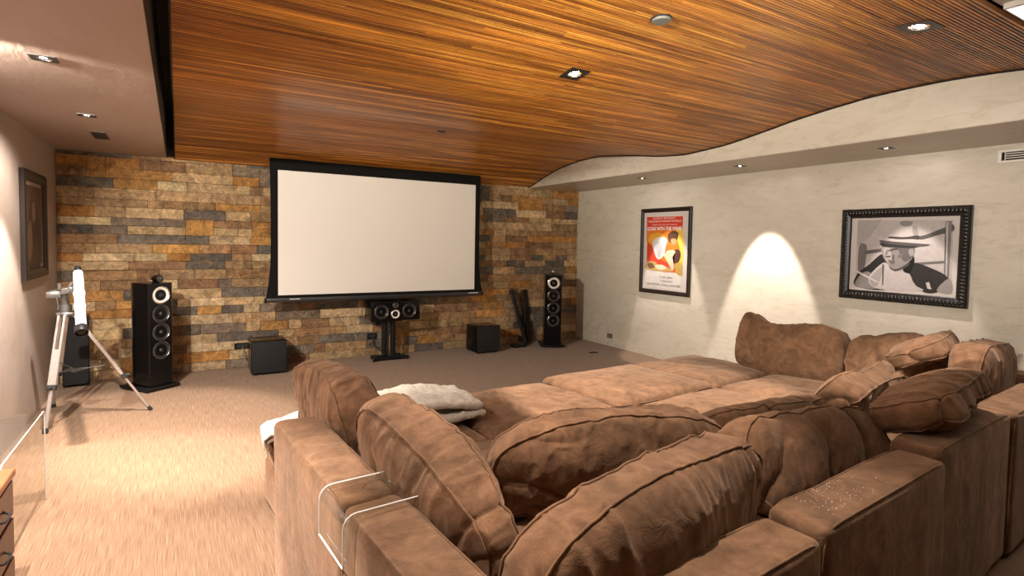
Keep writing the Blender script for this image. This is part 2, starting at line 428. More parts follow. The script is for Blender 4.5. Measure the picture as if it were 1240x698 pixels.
downlight(-.563, 3.598, SZ, .055, 'square recessed downlight in left soffit, nearer the camera', gl, beam=LEFT_BEAM, spill=LEFT_SPILL, bh=36)
downlight(-.563, 5.117, SZ, .055, 'square recessed downlight in left soffit, close to the brown vent', gl, beam=LEFT_BEAM, spill=LEFT_SPILL, bh=36)
downlight(-.563, 2.08, SZ, .055, 'square recessed downlight in left soffit above the camera', gl, beam=LEFT_BEAM, spill=LEFT_SPILL, bh=36)
gr = 'small downlights in the right soffit'
downlight(5.10, 5.279, 2.41, .048, 'small downlight in right soffit above the red poster, farthest', gr, beam=RIGHT_BEAM*.5, spill=RIGHT_SPILL, bh=21, aim=(.35, 0, -1))
downlight(5.09, 3.83, 2.41, .048, 'small downlight in right soffit between the two framed pictures', gr, beam=RIGHT_BEAM, spill=RIGHT_SPILL, bh=21, aim=(.35, 0, -1))
downlight(5.12, 2.429, 2.41, .048, 'small downlight in right soffit above the cowboy photograph', gr, beam=RIGHT_BEAM*.3, spill=RIGHT_SPILL, bh=21, aim=(.35, 0, -1))
downlight(5.10, 1.0, 2.41, .048, 'small downlight in right soffit beyond the picture edge', gr, beam=RIGHT_BEAM, spill=RIGHT_SPILL, bh=21, aim=(.35, 0, -1))
gw = 'square downlights set in the wooden ceiling'
def sl(y): return math.atan2(wz(y+.05)-wz(y-.05), .1)
downlight(2.258, 2.992, wz(2.992)-.001, .075, 'square downlight in the middle of the wooden ceiling', gw, slope=sl(2.992), beam=WOOD_BEAM*1.5, spill=WOOD_SPILL, bh=27, aim=(.28, 0, -1))
downlight(3.375, 1.47, wz(1.47)-.001, .085, 'bright square downlight in wooden ceiling near the white corner', gw, slope=sl(1.47), beam=WOOD_BEAM*.7, spill=WOOD_SPILL, bh=24, aim=(.2, .15, -1))
downlight(1.15, 1.47, wz(1.47)-.001, .085, 'square downlight in wooden ceiling directly above the front cushions', gw, slope=sl(1.47), beam=WOOD_BEAM*.55, spill=WOOD_SPILL, bh=34, aim=(-.05, -.1, -1))
# made-up glowing panel standing in for the bright white ceiling past the wood
t = empty('bright_ceiling_glow', 'made-up glow in place of the bright white ceiling past the wooden slats', 'ceiling light', (4.0, .5, 2.735))
bm = B(); box(bm, (-.6, -.5, -.02), (.66, .615, 0)); finish('glow_sheet', bm, M['panel'], t)
bm = B()
for lo, hi in (((-.62, -.52, -.022), (.67, -.5, .004)), ((-.62, .615, -.022), (.67, .62, .004)), ((-.62, -.5, -.022), (-.6, .615, .004)), ((.66, -.5, -.022), (.67, .615, .004))): box(bm, lo, hi)
finish('frame', bm, M['white_plastic'], t)
# small ceiling fittings
t = empty('smoke_detector', 'flat round grey sensor on the wooden ceiling', 'sensor', (2.21, 2.18, wz(2.18)-.001), (sl(2.18), 0, 0))
bm = B(); lathe(bm, [(0, 0), (.05, 0), (.05, -.012), (.046, -.018), (0, -.02)], seg=32); finish('cover', bm, M['grey_plastic'], t, True)
bm = B(); lathe(bm, [(.055, .002), (.055, -.004), (.05, -.006)], seg=32); finish('rim', bm, M['trim_black'], t)
t = empty('ceiling_sensor', 'tiny dark round fitting in the wooden ceiling above the screen', 'sensor', (2.228, 5.083, wz(5.083)-.001), (sl(5.08), 0, 0))
bm = B(); lathe(bm, [(0, .0), (.045, 0), (.045, -.006), (.03, -.012), (0, -.012)], seg=24); finish('disc', bm, M['trim_black'], t, True)
t = empty('air_vent', 'small dark brown vent in the left soffit', 'vent', (-.578, 6.068, SZ))
bm = B()
box(bm, (-.045, -.20, -.006), (.045, -.19, 0)); box(bm, (-.045, .19, -.006), (.045, .20, 0)); box(bm, (-.055, -.20, -.006), (-.045, .20, 0)); box(bm, (.045, -.20, -.006), (.055, .20, 0))
finish('frame', bm, M['brown_vent'], t)
bm = B()
for k in range(14): box(bm, (-.045, -.185+k*.0275, -.004), (.045, -.175+k*.0275, .0))
box(bm, (-.045, -.19, -.0012), (.045, .19, -.0002))
finish('slats', bm, M['brown_vent'], t)
t = empty('wall_register', 'white slotted air register high on the right wall', 'vent', (XR, 1.69, 2.315), (0, 0, 0))
bm = B()
box(bm, (-.010, -.16, -.05), (0, .16, -.032), .003); box(bm, (-.010, -.16, .032), (0, .16, .05), .003); box(bm, (-.010, -.16, -.034), (0, -.135, .034), .003); box(bm, (-.010, .135, -.034), (0, .16, .034), .003)
finish('frame', bm, M['white_plastic'], t)
bm = B(); box(bm, (-.002, -.135, -.032), (-.0005, .135, .032)); finish('duct_opening', bm, M['drawer_gap'], t)
bm = B()
for k in range(3): box(bm, (-.008, -.135, -.020+k*.018), (-.003, .112, -.013+k*.018))
box(bm, (-.008, .112, -.03), (-.003, .116, .03))
finish('louvre', bm, M['white_plastic'], t)
def outlet(name, label, loc, rot, w, h, mat, dark):
    t = empty(name, label, 'outlet', loc, rot)
    bm = B(); box(bm, (-w/2, -.008, -h/2), (w/2, 0, h/2), .003); finish('cover_plate', bm, mat, t)
    bm = B()
    box(bm, (-w*.34, -.011, -h*.3), (w*.34, -.007, h*.3), .002)
    finish('socket', bm, dark, t)
    return t
outlet('wall_outlet', 'small dark wall outlet low on the pale right wall', (XR, 6.449, .157), (0, 0, R(-90)), .115, .07, M['brown_plastic'], M['grey_plastic'])
outlet('wall_outlet', 'black outlet low on the stone wall beside the centre speaker stand', (2.22, YB-.03, .27), (0, 0, 0), .13, .08, M['satin'], M['rubber'])
outlet('wall_outlet', 'black outlet on the stone wall left of the left subwoofer', (.645, YB-.03, .265), (0, 0, 0), .17, .07, M['satin'], M['rubber'])

# ------------------------------------------------------------------ projection screen
SY = 7.0
def screen():
    t = empty('projection_screen', 'wide white projection screen with black borders hanging before the stone wall', 'projection screen', (2.33, SY, 0))
    x = lambda X: X-2.33
    # black fabric with bowed side edges
    def outline():
        L_, R_ = [], []
        for k in range(17):
            s = k/16; z = 2.49+(.85-2.49)*s; f = .010*math.sin(math.pi*s)-.045*max(0, (s-.7)/.3)**2
            L_.append((x(.915+f), z)); R_.append((x(3.672-f), z))
        return L_, R_
    Lp, Rp = outline(); bm = B()
    for yy in (0, .004):
        pass
    fr = [[bm.verts.new((p[0], 0, p[1])) for p in Lp], [bm.verts.new((p[0], 0, p[1])) for p in Rp]]
    bk = [[bm.verts.new((p[0], .004, p[1])) for p in Lp], [bm.verts.new((p[0], .004, p[1])) for p in Rp]]
    for k in range(16):
        bm.faces.new((fr[0][k], fr[0][k+1], fr[1][k+1], fr[1][k])); bm.faces.new((bk[0][k], bk[1][k], bk[1][k+1], bk[0][k+1]))
        bm.faces.new((fr[0][k], bk[0][k], bk[0][k+1], fr[0][k+1])); bm.faces.new((fr[1][k], fr[1][k+1], bk[1][k+1], bk[1][k]))
    bm.faces.new((fr[0][0], fr[1][0], bk[1][0], bk[0][0])); bm.faces.new((fr[0][16], bk[0][16], bk[1][16], fr[1][16]))
    finish('black_border', bm, M['fabric_black'], t)
    bm = B(); box(bm, (x(1.004), -.003, .886), (x(3.592), -.0005, 2.355)); finish('viewing_surface', bm, M['screen'], t)
    bm = B(); box(bm, (x(.865), -.018, .800), (x(3.715), .018, .852), .006, 2); finish('bottom_bar', bm, M['bar'], t, True)
    for X in (.865, 3.715):
        bm = B(); box(bm, (x(X)-.012, -.020, .798), (x(X)+.012, .020, .854), .004, 2); finish('end_cap', bm, M['satin'], t, True)
    for X, wd in ((1.13, .12), (3.49, .15)):
        bm = B(); rnd = random.Random(int(X*10)); q = x(X)
        while q < x(X)+wd:
            s = rnd.uniform(.008, .016); box(bm, (q, -.0195, .832), (q+s, -.0182, .843)); q += s+.005
        finish('maker_mark', bm, M['white_plastic'], t)
    # tensioning cords at both sides
    bm = B(); box(bm, (x(2.24), -.0042, 2.44), (x(2.25), -.001, 2.45)); finish('infrared_eye', bm, M['ring'], t)
screen()

# ------------------------------------------------------------------ loudspeakers
def driver(parent, name, mtx, r, mcone, plug=True, mring=None):
    bm = B(); lathe(bm, [(r*1.0, 0), (r*1.0, .006), (r*.93, .009), (r*.88, .006), (r*.86, .002)], mtx, 40)
    ring = finish(name, bm, mring or M['ring'], parent, True)
    bm = B(); lathe(bm, [(r*.87, .003), (r*.82, .008), (r*.76, .005), (r*.72, .001)], mtx, 40); finish('surround', bm, M['rubber'] if mring is None else M['silver_cone'], ring, True)
    pr = [(r*.73, .002), (r*.50, -.004), (r*.27, -.007)] if mring else [(r*.73, .002), (r*.50, -.010), (r*.27, -.016)]
    if plug: pr += [(r*.26, -.012), (r*.2, .004), (r*.1, .010), (0, .012)]
    else: pr += [(r*.25, -.010), (r*.12, -.004), (0, -.002)]
    bm = B(); lathe(bm, pr, mtx, 40); finish('cone', bm, mcone, ring, True)
    if mring:
        bm = B(); lathe(bm, [(r*.24, -.002), (r*.22, .006), (r*.1, .013), (0, .014)], mtx, 24); finish('phase_plug', bm, M['cone'], ring, True)
    return ring
def tower(label, loc, rz, back_up=False):
    t = empty('tower_speaker', label, 'loudspeaker', loc, (0, 0, rz), 'black tower speakers')
    W, D, H0, H1 = .25, .37, .055, 1.085
    # curved-back cabinet outline (front at y=0, back at +y)
    pts = [(-W/2, .012), (-W/2+.012, 0), (W/2-.012, 0), (W/2, .012)]
    for k in range(0, 13):
        s = k/12; a = s*math.pi
        pts.append((W/2*math.cos(a)**1 if True else 0, .19+(D-.19)*math.sin(a)**.8 if 0 < k < 12 else .19))
    bm = B(); lo = [bm.verts.new((x, y, H0)) for x, y in pts]; hi = [bm.verts.new((x, y, H1)) for x, y in pts]
    n = len(pts)
    for k in range(n): bm.faces.new((lo[k], lo[(k+1) % n], hi[(k+1) % n], hi[k]))
    bm.faces.new(hi); bm.faces.new(lo[::-1])
    cab = finish('cabinet', bm, M['gloss'], t, True)
    bm = B(); box(bm, (-.175, -.035, .012), (.175, D+.03, .04), .006, 2); box(bm, (-.10, .02, .04), (.10, D-.06, .056)); finish('plinth', bm, M['satin'], t, True)
    for sx in (-1, 1):
        for y in (-.01, D):
            bm = B(); lathe(bm, [(0, 0), (.012, .008), (.012, .016), (0, .016)], Matrix.Translation((sx*.15, y, 0)), 12); finish('foot', bm, M['silver'], t, True)
    F = Matrix.Rotation(R(90), 4, 'X')
    def at(z): return Matrix.Translation((0, -.001, z)) @ F
    driver(t, 'midrange_driver', at(.965), .092, M['silver_cone'], True, M['silver'])
    for z in (.775, .590, .405): driver(t, 'woofer', at(z), .090, M['cone'], True)
    # tweeter pod standing on top
    bm = B(); lathe(bm, [(0, -.085), (.018, -.07), (.034, -.03), (.040, .02), (.040, .045), (.034, .052), (0, .055)], Matrix.Translation((0, .06, H1+.045)) @ F, 28)
    pod = finish('tweeter_pod', bm, M['gloss'], t, True)
    bm = B(); lathe(bm, [(.036, .054), (.02, .059), (0, .061)], Matrix.Translation((0, .06, H1+.045)) @ F, 24); finish('tweeter_mesh', bm, M['ring'], pod, True)
    bm = B(); box(bm, (-.012, .03, H1-.001), (.012, .12, H1+.015), .004); finish('pod_foot', bm, M['satin'], pod)
    return t
tower('tall black tower speaker on left between telescope and subwoofer', (-.155, 6.60, 0), R(35))
tower('tall black tower speaker in the far right corner of the room', (4.775, 6.72, 0), R(-27))
tube_cable = [(4.90, 6.86, .05), (4.99, 6.93, .12), (5.02, 7.0, .26), (4.97, 7.02, .36), (4.9, 7.0, .34)]
bm = B(); tube(bm, spline(tube_cable), .007); tag(finish('speaker_cable', bm, M['rubber'], None, True), 'black cable looping behind the right tower speaker', 'cable')

def subwoofer(label, loc, rz, s=(.375, .36, .39)):
    t = empty('subwoofer', label, 'subwoofer', loc, (0, 0, rz), 'black cube subwoofers')
    w_, d, h = s
    bm = B(); box(bm, (-w_/2, .02, .018), (w_/2, d, h), .008, 3); finish('cabinet', bm, M['gloss'], t, True)
    bm = B(); box(bm, (-w_/2+.006, 0, .026), (w_/2-.006, .02, h-.008), .006, 2); finish('front_grille', bm, M['grille'], t, True)
    for sx in (-1, 1):
        for y in (.05, d-.04):
            bm = B(); lathe(bm, [(0, 0), (.018, 0), (.022, .018), (0, .018)], Matrix.Translation((sx*(w_/2-.05), y, 0)), 16); finish('foot', bm, M['rubber'], t, True)
    return t
subwoofer('black cube subwoofer on carpet left of the screen', (.88, 6.775, 0), 0)
subwoofer('black cube subwoofer on carpet below right end of the screen', (3.715, 6.755, 0), 0, (.37, .35, .385))
bm = B(); tube(bm, spline([(.645, 7.29, .25), (.655, 7.26, .22), (.66, 7.2, .14), (.70, 7.12, .10), (.76, 7.10, .09)]), .006)
bm2 = finish('power_cable', bm, M['grey_plastic'], None, True); tag(bm2, 'thin grey cord from outlet to the left subwoofer', 'cable')

# centre speaker on its own stand
t = empty('speaker_stand', 'black twin-pillar stand under the centre speaker', 'stand', (2.345, 6.98, 0))
bm = B()
for s, y0, x1, y1 in ((-1, 0, -.23, -.07), (1, 0, .25, -.07), (-1, 0, -.20, .13), (1, 0, .20, .13)):
    a = (x1*.2, y1*.2, .022); beam(bm, (x1*.1, 0, .030), (x1, y1, .016), .022, .07, .004)
box(bm, (-.13, -.07, .012), (.13, .09, .042), .008)
finish('base', bm, M['satin'], t, True)
for s in (-1, 1):
    bm = B(); rod(bm, (s*.057, .01, .04), (s*.057, .01, .515), .034, seg=24); finish('pillar', bm, M['satin'], t, True)
bm = B(); rod(bm, (0, .03, .04), (0, .03, .515), .012, seg=16); finish('centre_rod', bm, M['ring'], t, True)
bm = B(); box(bm, (-.14, -.10, .512), (.14, .14, .524), .003); finish('top_plate', bm, M['satin'], t)
t = empty('centre_speaker', 'low wide black centre speaker on twin-pillar stand below the screen', 'loudspeaker', (2.40, 6.86, .525))
bm = B(); box(bm, (-.325, 0, 0), (.325, .30, .245), .012, 3); finish('cabinet', bm, M['gloss'], t, True)
F = Matrix.Rotation(R(90), 4, 'X')
for s in (-1, 1): driver(t, 'woofer', Matrix.Translation((s*.185-.01, -.001, .12)) @ F, .092, M['cone'], True)
driver(t, 'midrange_driver', Matrix.Translation((-.01, -.001, .085)) @ F, .060, M['silver_cone'], True, M['silver'])
bm = B(); lathe(bm, [(.038, 0), (.038, .006), (.032, .009), (.030, .005), (0, .009)], Matrix.Translation((-.01, -.001, .198)) @ F, 28); finish('tweeter', bm, M['ring'], t, True)
bm = B(); box(bm, (-.235, .12, -.07), (-.16, .20, -.001), .005); finish('bracket', bm, M['satin'], t)
bm = B(); tube(bm, spline([(2.22, 7.29, .25), (2.225, 7.24, .17), (2.26, 7.18, .12), (2.33, 7.12, .17), (2.35, 7.10, .30), (2.35, 7.08, .52)]), .008)
tag(finish('power_cable', bm, M['rubber'], None, True), 'black cord hanging from outlet behind the centre speaker stand', 'cable')

# dark leaning panels beside the right tower
def grille_panel(label, p0, p1, wd, rz):
    t = empty('black_board', label, 'board', p0)
    d = Vector(p1)-Vector(p0); bm = B(); mt, ln = align((0, 0, 0), d)
    mt = d.to_track_quat('Z', 'Y').to_matrix().to_4x4() @ Matrix.Rotation(rz, 4, 'Z')
    box(bm, (-wd/2, -.018, 0), (wd/2, .018, ln), .006, 2, mt); finish('frame', bm, M['satin'], t)
    bm = B(); box(bm, (-wd/2+.01, -.024, .01), (wd/2-.01, -.017, ln-.01), .004, 1, mt); finish('cloth', bm, M['grille'], t)
grille_panel('tall black panel tilted against the stone wall by right tower', (4.54, 7.08, .02), (4.34, 7.22, .84), .20, 0)
grille_panel('tall black panel upright just behind the right tower speaker', (4.66, 7.19, .02), (4.60, 7.265, .83), .20, 0)
t = empty('power_adapter', 'small black box on carpet beside the leaning black panels', 'adapter', (4.34, 6.98, 0))
bm = B(); box(bm, (-.11, -.05, 0), (.11, .06, .05), .01, 2); finish('case', bm, M['satin'], t, True)
bm = B(); box(bm, (-.04, -.04, .05), (.05, .03, .075), .006, 2); finish('plug', bm, M['rubber'], t, True)
t = empty('black_cabinet', 'tall narrow black box in the corner behind the telescope', 'box', (-.905, 7.10, 0), (0, 0, R(6)))
bm = B(); box(bm, (-.11, -.02, .02), (.11, .18, .73), .006, 2); finish('case', bm, M['satin'], t)
bm = B(); box(bm, (-.10, -.028, .03), (.10, -.018, .71), .004, 2); finish('front_panel', bm, M['grille'], t)
for s in (-1, 1):
    bm = B(); box(bm, (s*.08-.015, 0, 0), (s*.08+.015, .16, .02)); finish('foot', bm, M['rubber'], t)
bm = B(); tube(bm, spline([(5.02, 6.15, .008), (5.06, 6.12, .012), (5.10, 6.13, .008), (5.13, 6.10, .008)]), .010)
tag(finish('cable_end', bm, M['rubber'], None, True), 'tiny black cable end lying on carpet near the right wall', 'cable')

# ------------------------------------------------------------------ telescope
def telescope():
    base = Vector((-.75, 5.8, 0))
    t = empty('telescope', 'white telescope on silver tripod by the left wall, tube pointing steeply up', 'telescope', base)
    l = lambda p: Vector(p)-base
    P1, P2 = Vector((-.62, 5.14, .83)), Vector((-.705, 5.72, 1.245)); d = (P2-P1).normalized(); ln = (P2-P1).length
    mt, _ = align(l(P1), l(P2))
    bm = B(); lathe(bm, [(0, .05), (.034, .05), (.034, ln-.03), (.032, ln), (0, ln)], mt, 32); tb = finish('optical_tube', bm, M['enamel'], t, True)
    bm = B(); lathe(bm, [(0, .012), (.036, .012), (.038, -.004), (.043, -.002), (.044, .06), (.035, .072), (.0, .072)], mt, 32); hood = finish('lens_hood', bm, M['satin'], t, True)
    bm = B(); lathe(bm, [(.036, .010), (.024, .004), (0, .002)], mt, 28); finish('lens', bm, M['gloss'], hood, True)
    bm = B(); lathe(bm, [(0, ln-.002), (.030, ln), (.032, ln+.012), (.022, ln+.02), (.018, ln+.05), (.024, ln+.055), (.022, ln+.07), (0, ln+.07)], mt, 24); finish('focuser', bm, M['satin'], t, True)
    bm = B(); box(bm, (-.016, -.037, -.02), (.016, -.032, .02), .002, 1, mt @ Matrix.Translation((0, 0, ln-.075)) @ Matrix.Rotation(0, 4, 'Z')); finish('square_mark', bm, M['satin'], tb)
    # mount head
    hub = Vector((-.80, 5.80, .93))
    bm = B(); rod(bm, l(hub+Vector((0, 0, -.05))), l(hub+Vector((0, 0, .05))), .045, .040, 20); box(bm, l(hub+Vector((-.06, -.05, -.04))), l(hub+Vector((.06, .05, -.01))), .01)
    finish('tripod_head', bm, M['grey_metal'], t, True)
    bm = B()
    a = hub+Vector((0, 0, .04)); b = hub+Vector((-.01, -.02, .15))
    rod(bm, l(a), l(b), .028, .026); beam(bm, l(hub+Vector((-.11, -.02, .14))), l(hub+Vector((.08, -.05, .18))), .05, .055, .01)
    box(bm, l(hub+Vector((-.12, -.06, .105))), l(hub+Vector((-.02, .0, .165))), .012)
    rod(bm, l(hub+Vector((-.03, -.06, .18))), l(hub+Vector((-.03, -.06, .23))), .014)
    rod(bm, l(hub+Vector((.02, -.05, .16))), l(hub+Vector((.055, -.05, .235))), .018)
    mid = P1+d*(ln*.52)
    rod(bm, l(hub+Vector((.05, -.04, .17))), l(mid), .022, .026)
    finish('equatorial_mount', bm, M['grey_metal'], t, True)
    bm = B(); tube(bm, spline([l(hub+Vector((-.05, -.05, .13))), l(hub+Vector((-.04, -.10, .10))), l(hub+Vector((-.03, -.12, .04)))]), .006)
    rod(bm, l(hub+Vector((-.03, -.12, .05))), l(hub+Vector((-.03, -.125, .02))), .012); finish('control_knob', bm, M['rubber'], t, True)
    bm = B()
    for s in (.40, .62): lathe(bm, [(.034, ln*s), (.039, ln*s), (.039, ln*s+.02), (.034, ln*s+.02)], mt, 28)
    finish('tube_ring', bm, M['enamel'], t, True)
    # legs
    feet = [Vector((-.905, 5.52, 0)), Vector((-.22, 5.86, 0)), Vector((-.98, 6.35, 0))]
    mids = []
    for f in feet:
        out = (f-hub); out.z = 0; out.normalize(); top = hub+out*.05+Vector((0, 0, -.03))
        side = out.cross(Vector((0, 0, 1))).normalized()
        v = f-top; k1 = top+v*.62; bm = B()
        for s in (-1, 1):
            beam(bm, l(top+side*s*.022), l(k1+side*s*.022), .016, .022, .002)
        beam(bm, l(top+v*.30), l(top+v*.62), .052, .012, .002)
        lg = finish('leg', bm, M['alloy'], t)
        bm = B(); beam(bm, l(top+v*.55), l(top+v*.975), .026, .018, .003); finish('lower_leg', bm, M['alloy'], lg)
        bm = B(); beam(bm, l(top+v*.60), l(top+v*.645), .066, .034, .004); rod(bm, l(top+v*.62+out*.01), l(top+v*.62+out*.05), .012); finish('leg_clamp', bm, M['rubber'], lg)
        bm = B(); beam(bm, l(top+v*.955), l(f), .036, .030, .006); finish('foot', bm, M['rubber'], lg)
        mids.append(top+v*.50)
    c = sum(mids, Vector())/3; c.z = mids[0].z-.03; bm = B()
    for q in mids: beam(bm, l(c), l(q), .014, .005, .001)
    rod(bm, l(c+Vector((0, 0, -.006))), l(c+Vector((0, 0, .006))), .09, seg=3)
    finish('spreader', bm, M['grey_metal'], t)
telescope()

# ------------------------------------------------------------------ acrylic bench and wooden chest on the left
t = empty('acrylic_bench', 'clear acrylic waterfall bench against the left wall beside the tripod', 'bench', (-.87, 3.7, 0))
bm = B(); x0, x1, y0, y1, th, hh = -.195, .19, -.50, .44, .014, .53
prof = [(y0, 0), (y0, hh-.03)]
for k in range(5): a = math.pi-k*math.pi/8; prof.append((y0+.03+.03*math.cos(a), hh-.03+.03*math.sin(a)))
for k in range(5): a = math.pi/2-k*math.pi/8; prof.append((y1-.03+.03*math.cos(a), hh-.03+.03*math.sin(a)))
prof.append((y1, 0))
def offs(p, i):
    a = Vector(p[max(i-1, 0)]); b = Vector(p[min(i+1, len(p)-1)]); d = (b-a).normalized(); return Vector(p[i])+Vector((d.y, -d.x))*th
inn = [offs(prof, i) for i in range(len(prof))]
ra = [[bm.verts.new((x, q[0], q[1])) for q in prof] for x in (x0, x1)]; rb = [[bm.verts.new((x, q[0], q[1])) for q in inn] for x in (x0, x1)]
for k in range(len(prof)-1):
    bm.faces.new((ra[0][k], ra[1][k], ra[1][k+1], ra[0][k+1])); bm.faces.new((rb[0][k], rb[0][k+1], rb[1][k+1], rb[1][k]))
    for s in (0, 1): bm.faces.new((ra[s][k], ra[s][k+1], rb[s][k+1], rb[s][k]))
for k in (0, -1): bm.faces.new((ra[0][k], rb[0][k], rb[1][k], ra[1][k]))
finish('bent_sheet', bm, M['acrylic'], t)
bm = B()
for x in (x0, x1): tube(bm, [(x, p[0], p[1]) for p in prof], .0035, 6)
finish('glint_tube', bm, M['edge_glint'], t, True)  # white tubes painting the bright light along the bench edges
t = empty('wooden_chest', 'reddish brown wooden drawer chest cut off by lower left picture edge', 'chest', (-.83, 2.60, 0))
bm = B(); box(bm, (-.23, -.43, .04), (.215, .43, .545), .004); box(bm, (-.2, -.4, 0), (.18, .4, .04)); finish('body', bm, M['cherry'], t)
bm = B(); box(bm, (-.238, -.438, .545), (.235, .435, .575), .006, 2); finish('top', bm, M['cherry_top'], t)
for zi, (z0, z1) in enumerate(((.385, .53), (.22, .37), (.06, .205))):
    for yi, (a, b) in enumerate(((-.42, -.005), (.005, .42))):
        bm = B(); box(bm, (.212, a, z0), (.228, b, z1), .004, 2); dr = finish('drawer', bm, M['cherry'], t)
        bm = B(); cy = (a+b)/2; cz = (z0+z1)/2; tube(bm, spline([(.226, cy-.05, cz), (.248, cy-.035, cz-.008), (.250, cy+.035, cz-.008), (.226, cy+.05, cz)]), .005); finish('handle', bm, M['drawer_gap'], dr, True)

# ------------------------------------------------------------------ framed pictures
def quad_map(q):
    """pixel -> unit square of the quad TL,TR,BR,BL"""
    src = np.array(q, float); dst = np.array([(0, 0), (1, 0), (1, 1), (0, 1)], float); A = []
    for (x, y), (u, v) in zip(src, dst):
        A.append([x, y, 1, 0, 0, 0, -u*x, -u*y, -u]); A.append([0, 0, 0, x, y, 1, -v*x, -v*y, -v])
    h = np.linalg.svd(np.array(A))[2][-1].reshape(3, 3)
    def f(p):
        r = h @ np.array([p[0], p[1], 1.0]); return r[0]/r[2], r[1]/r[2]
    return f
def tri_poly(bm, pts3):
    vs = [bm.verts.new(p) for p in pts3]; return bm.faces.new(vs)
def flat_art(parent, shapes, W, H, name='print', y0=-.0130, step=.00012):
    """shapes: (rgb, [(u,v)...], smooth) laid one over another as ink on the print"""
    bm = B(); cols = []
    for i, (c, pts, sm) in enumerate(shapes):
        P = [Vector((u*W-W/2, 0, H/2-v*H)) for u, v in pts]
        if sm: P = spline(P, 5, True)
        yy = y0-i*step
        for p in P:
            p.y = yy; p.x = min(max(p.x, -W/2), W/2); p.z = min(max(p.z, -H/2), H/2)
        f = tri_poly(bm, P); r = bmesh.ops.triangulate(bm, faces=[f], ngon_method='EAR_CLIP'); cols += [c]*len(r['faces'])
    bm.faces.ensure_lookup_table(); bm.faces.index_update()
    for f in bm.faces:
        f.normal_update()
        if f.normal.y > 0: f.normal_flip()
    me = bpy.data.meshes.new(name); bm.to_mesh(me); bm.free(); me.materials.append(M['art'])
    # colours keyed by depth layer
    lay = {}
    for p in me.polygons:
        lay[p.index] = shapes[min(len(shapes)-1, max(0, round((y0-p.center.y)/step)))][0]
    set_tone(me, [lay[i] for i in range(len(me.polygons))])
    o = bpy.data.objects.new(name, me); COL.objects.link(o); o.parent = parent
    return o
def text_mesh(parent, s, W, H, u, v, h, maxw, mat, yy, name='lettering', bold=.0):
    cu = bpy.data.curves.new(name, 'FONT'); cu.body = s; cu.align_x = 'CENTER'; cu.align_y = 'CENTER'; cu.size = 1; cu.offset = bold
    ob = bpy.data.objects.new(name, cu); COL.objects.link(ob)
    dg = bpy.context.evaluated_depsgraph_get(); dg.update(); me = bpy.data.meshes.new_from_object(ob.evaluated_get(dg))
    bpy.data.objects.remove(ob)
    xs = [q.co.x for q in me.vertices]; ys = [q.co.y for q in me.vertices]
    sx = maxw/(max(xs)-min(xs)); sy = h/(max(ys)-min(ys)); cx = (max(xs)+min(xs))/2; cy = (max(ys)+min(ys))/2
    for q in me.vertices: q.co = Vector((u*W-W/2+(q.co.x-cx)*sx, yy, H/2-v*H+(q.co.y-cy)*sy))
    me.materials.clear(); me.materials.append(mat)
    o = bpy.data.objects.new(name, me); COL.objects.link(o); o.parent = parent
    return o
def frame_parts(t, W, H, fw, fd, mat, carved=False, glass=True):
    """frame in local xz plane facing -y, back at y=0"""
    for sname, lo, hi in (('t', (-W/2, -fd, H/2-fw), (W/2, 0, H/2)), ('b', (-W/2, -fd, -H/2), (W/2, 0, -H/2+fw)), ('l', (-W/2, -fd, -H/2+fw), (-W/2+fw, 0, H/2-fw)), ('r', (W/2-fw, -fd, -H/2+fw), (W/2, 0, H/2-fw))):
        pass
    bm = B(); prof = [(0, 0), (0, -fd*.8), (fw*.15, -fd), (fw*.5, -fd*.93), (fw*.75, -fd*.7), (fw*.9, -fd*.62), (fw, -fd*.45), (fw, -.004)]
    rings = []
    for o_, y in prof: rings.append([bm.verts.new((sx*(W/2-o_), y, sz*(H/2-o_))) for sx, sz in ((-1, -1), (1, -1), (1, 1), (-1, 1))])
    for a, b in zip(rings, rings[1:]):
        for k in range(4): bm.faces.new((a[k], a[(k+1) % 4], b[(k+1) % 4], b[k]))
    fr = finish('frame', bm, mat, t)
    if carved:
        bm = B(); k = 0
        for (ax, n, c0) in (('x', 34, H/2-fw*.45), ('x', 34, -H/2+fw*.45), ('z', 26, -W/2+fw*.45), ('z', 26, W/2-fw*.45)):
            Ln = (W if ax == 'x' else H)-fw*.8
            for i in range(n):
                p = -Ln/2+Ln*(i+.5)/n; q = (p, -fd*.95, c0) if ax == 'x' else (c0, -fd*.95, p)
                bmesh.ops.create_icosphere(bm, subdivisions=2, radius=1, matrix=Matrix.Translation(q) @ Matrix.Diagonal((Ln/n*.5 if ax == 'x' else fw*.28, fd*.16, fw*.28 if ax == 'x' else Ln/n*.5, 1)))
        finish('carving', bm, mat, fr, True)
    return fr

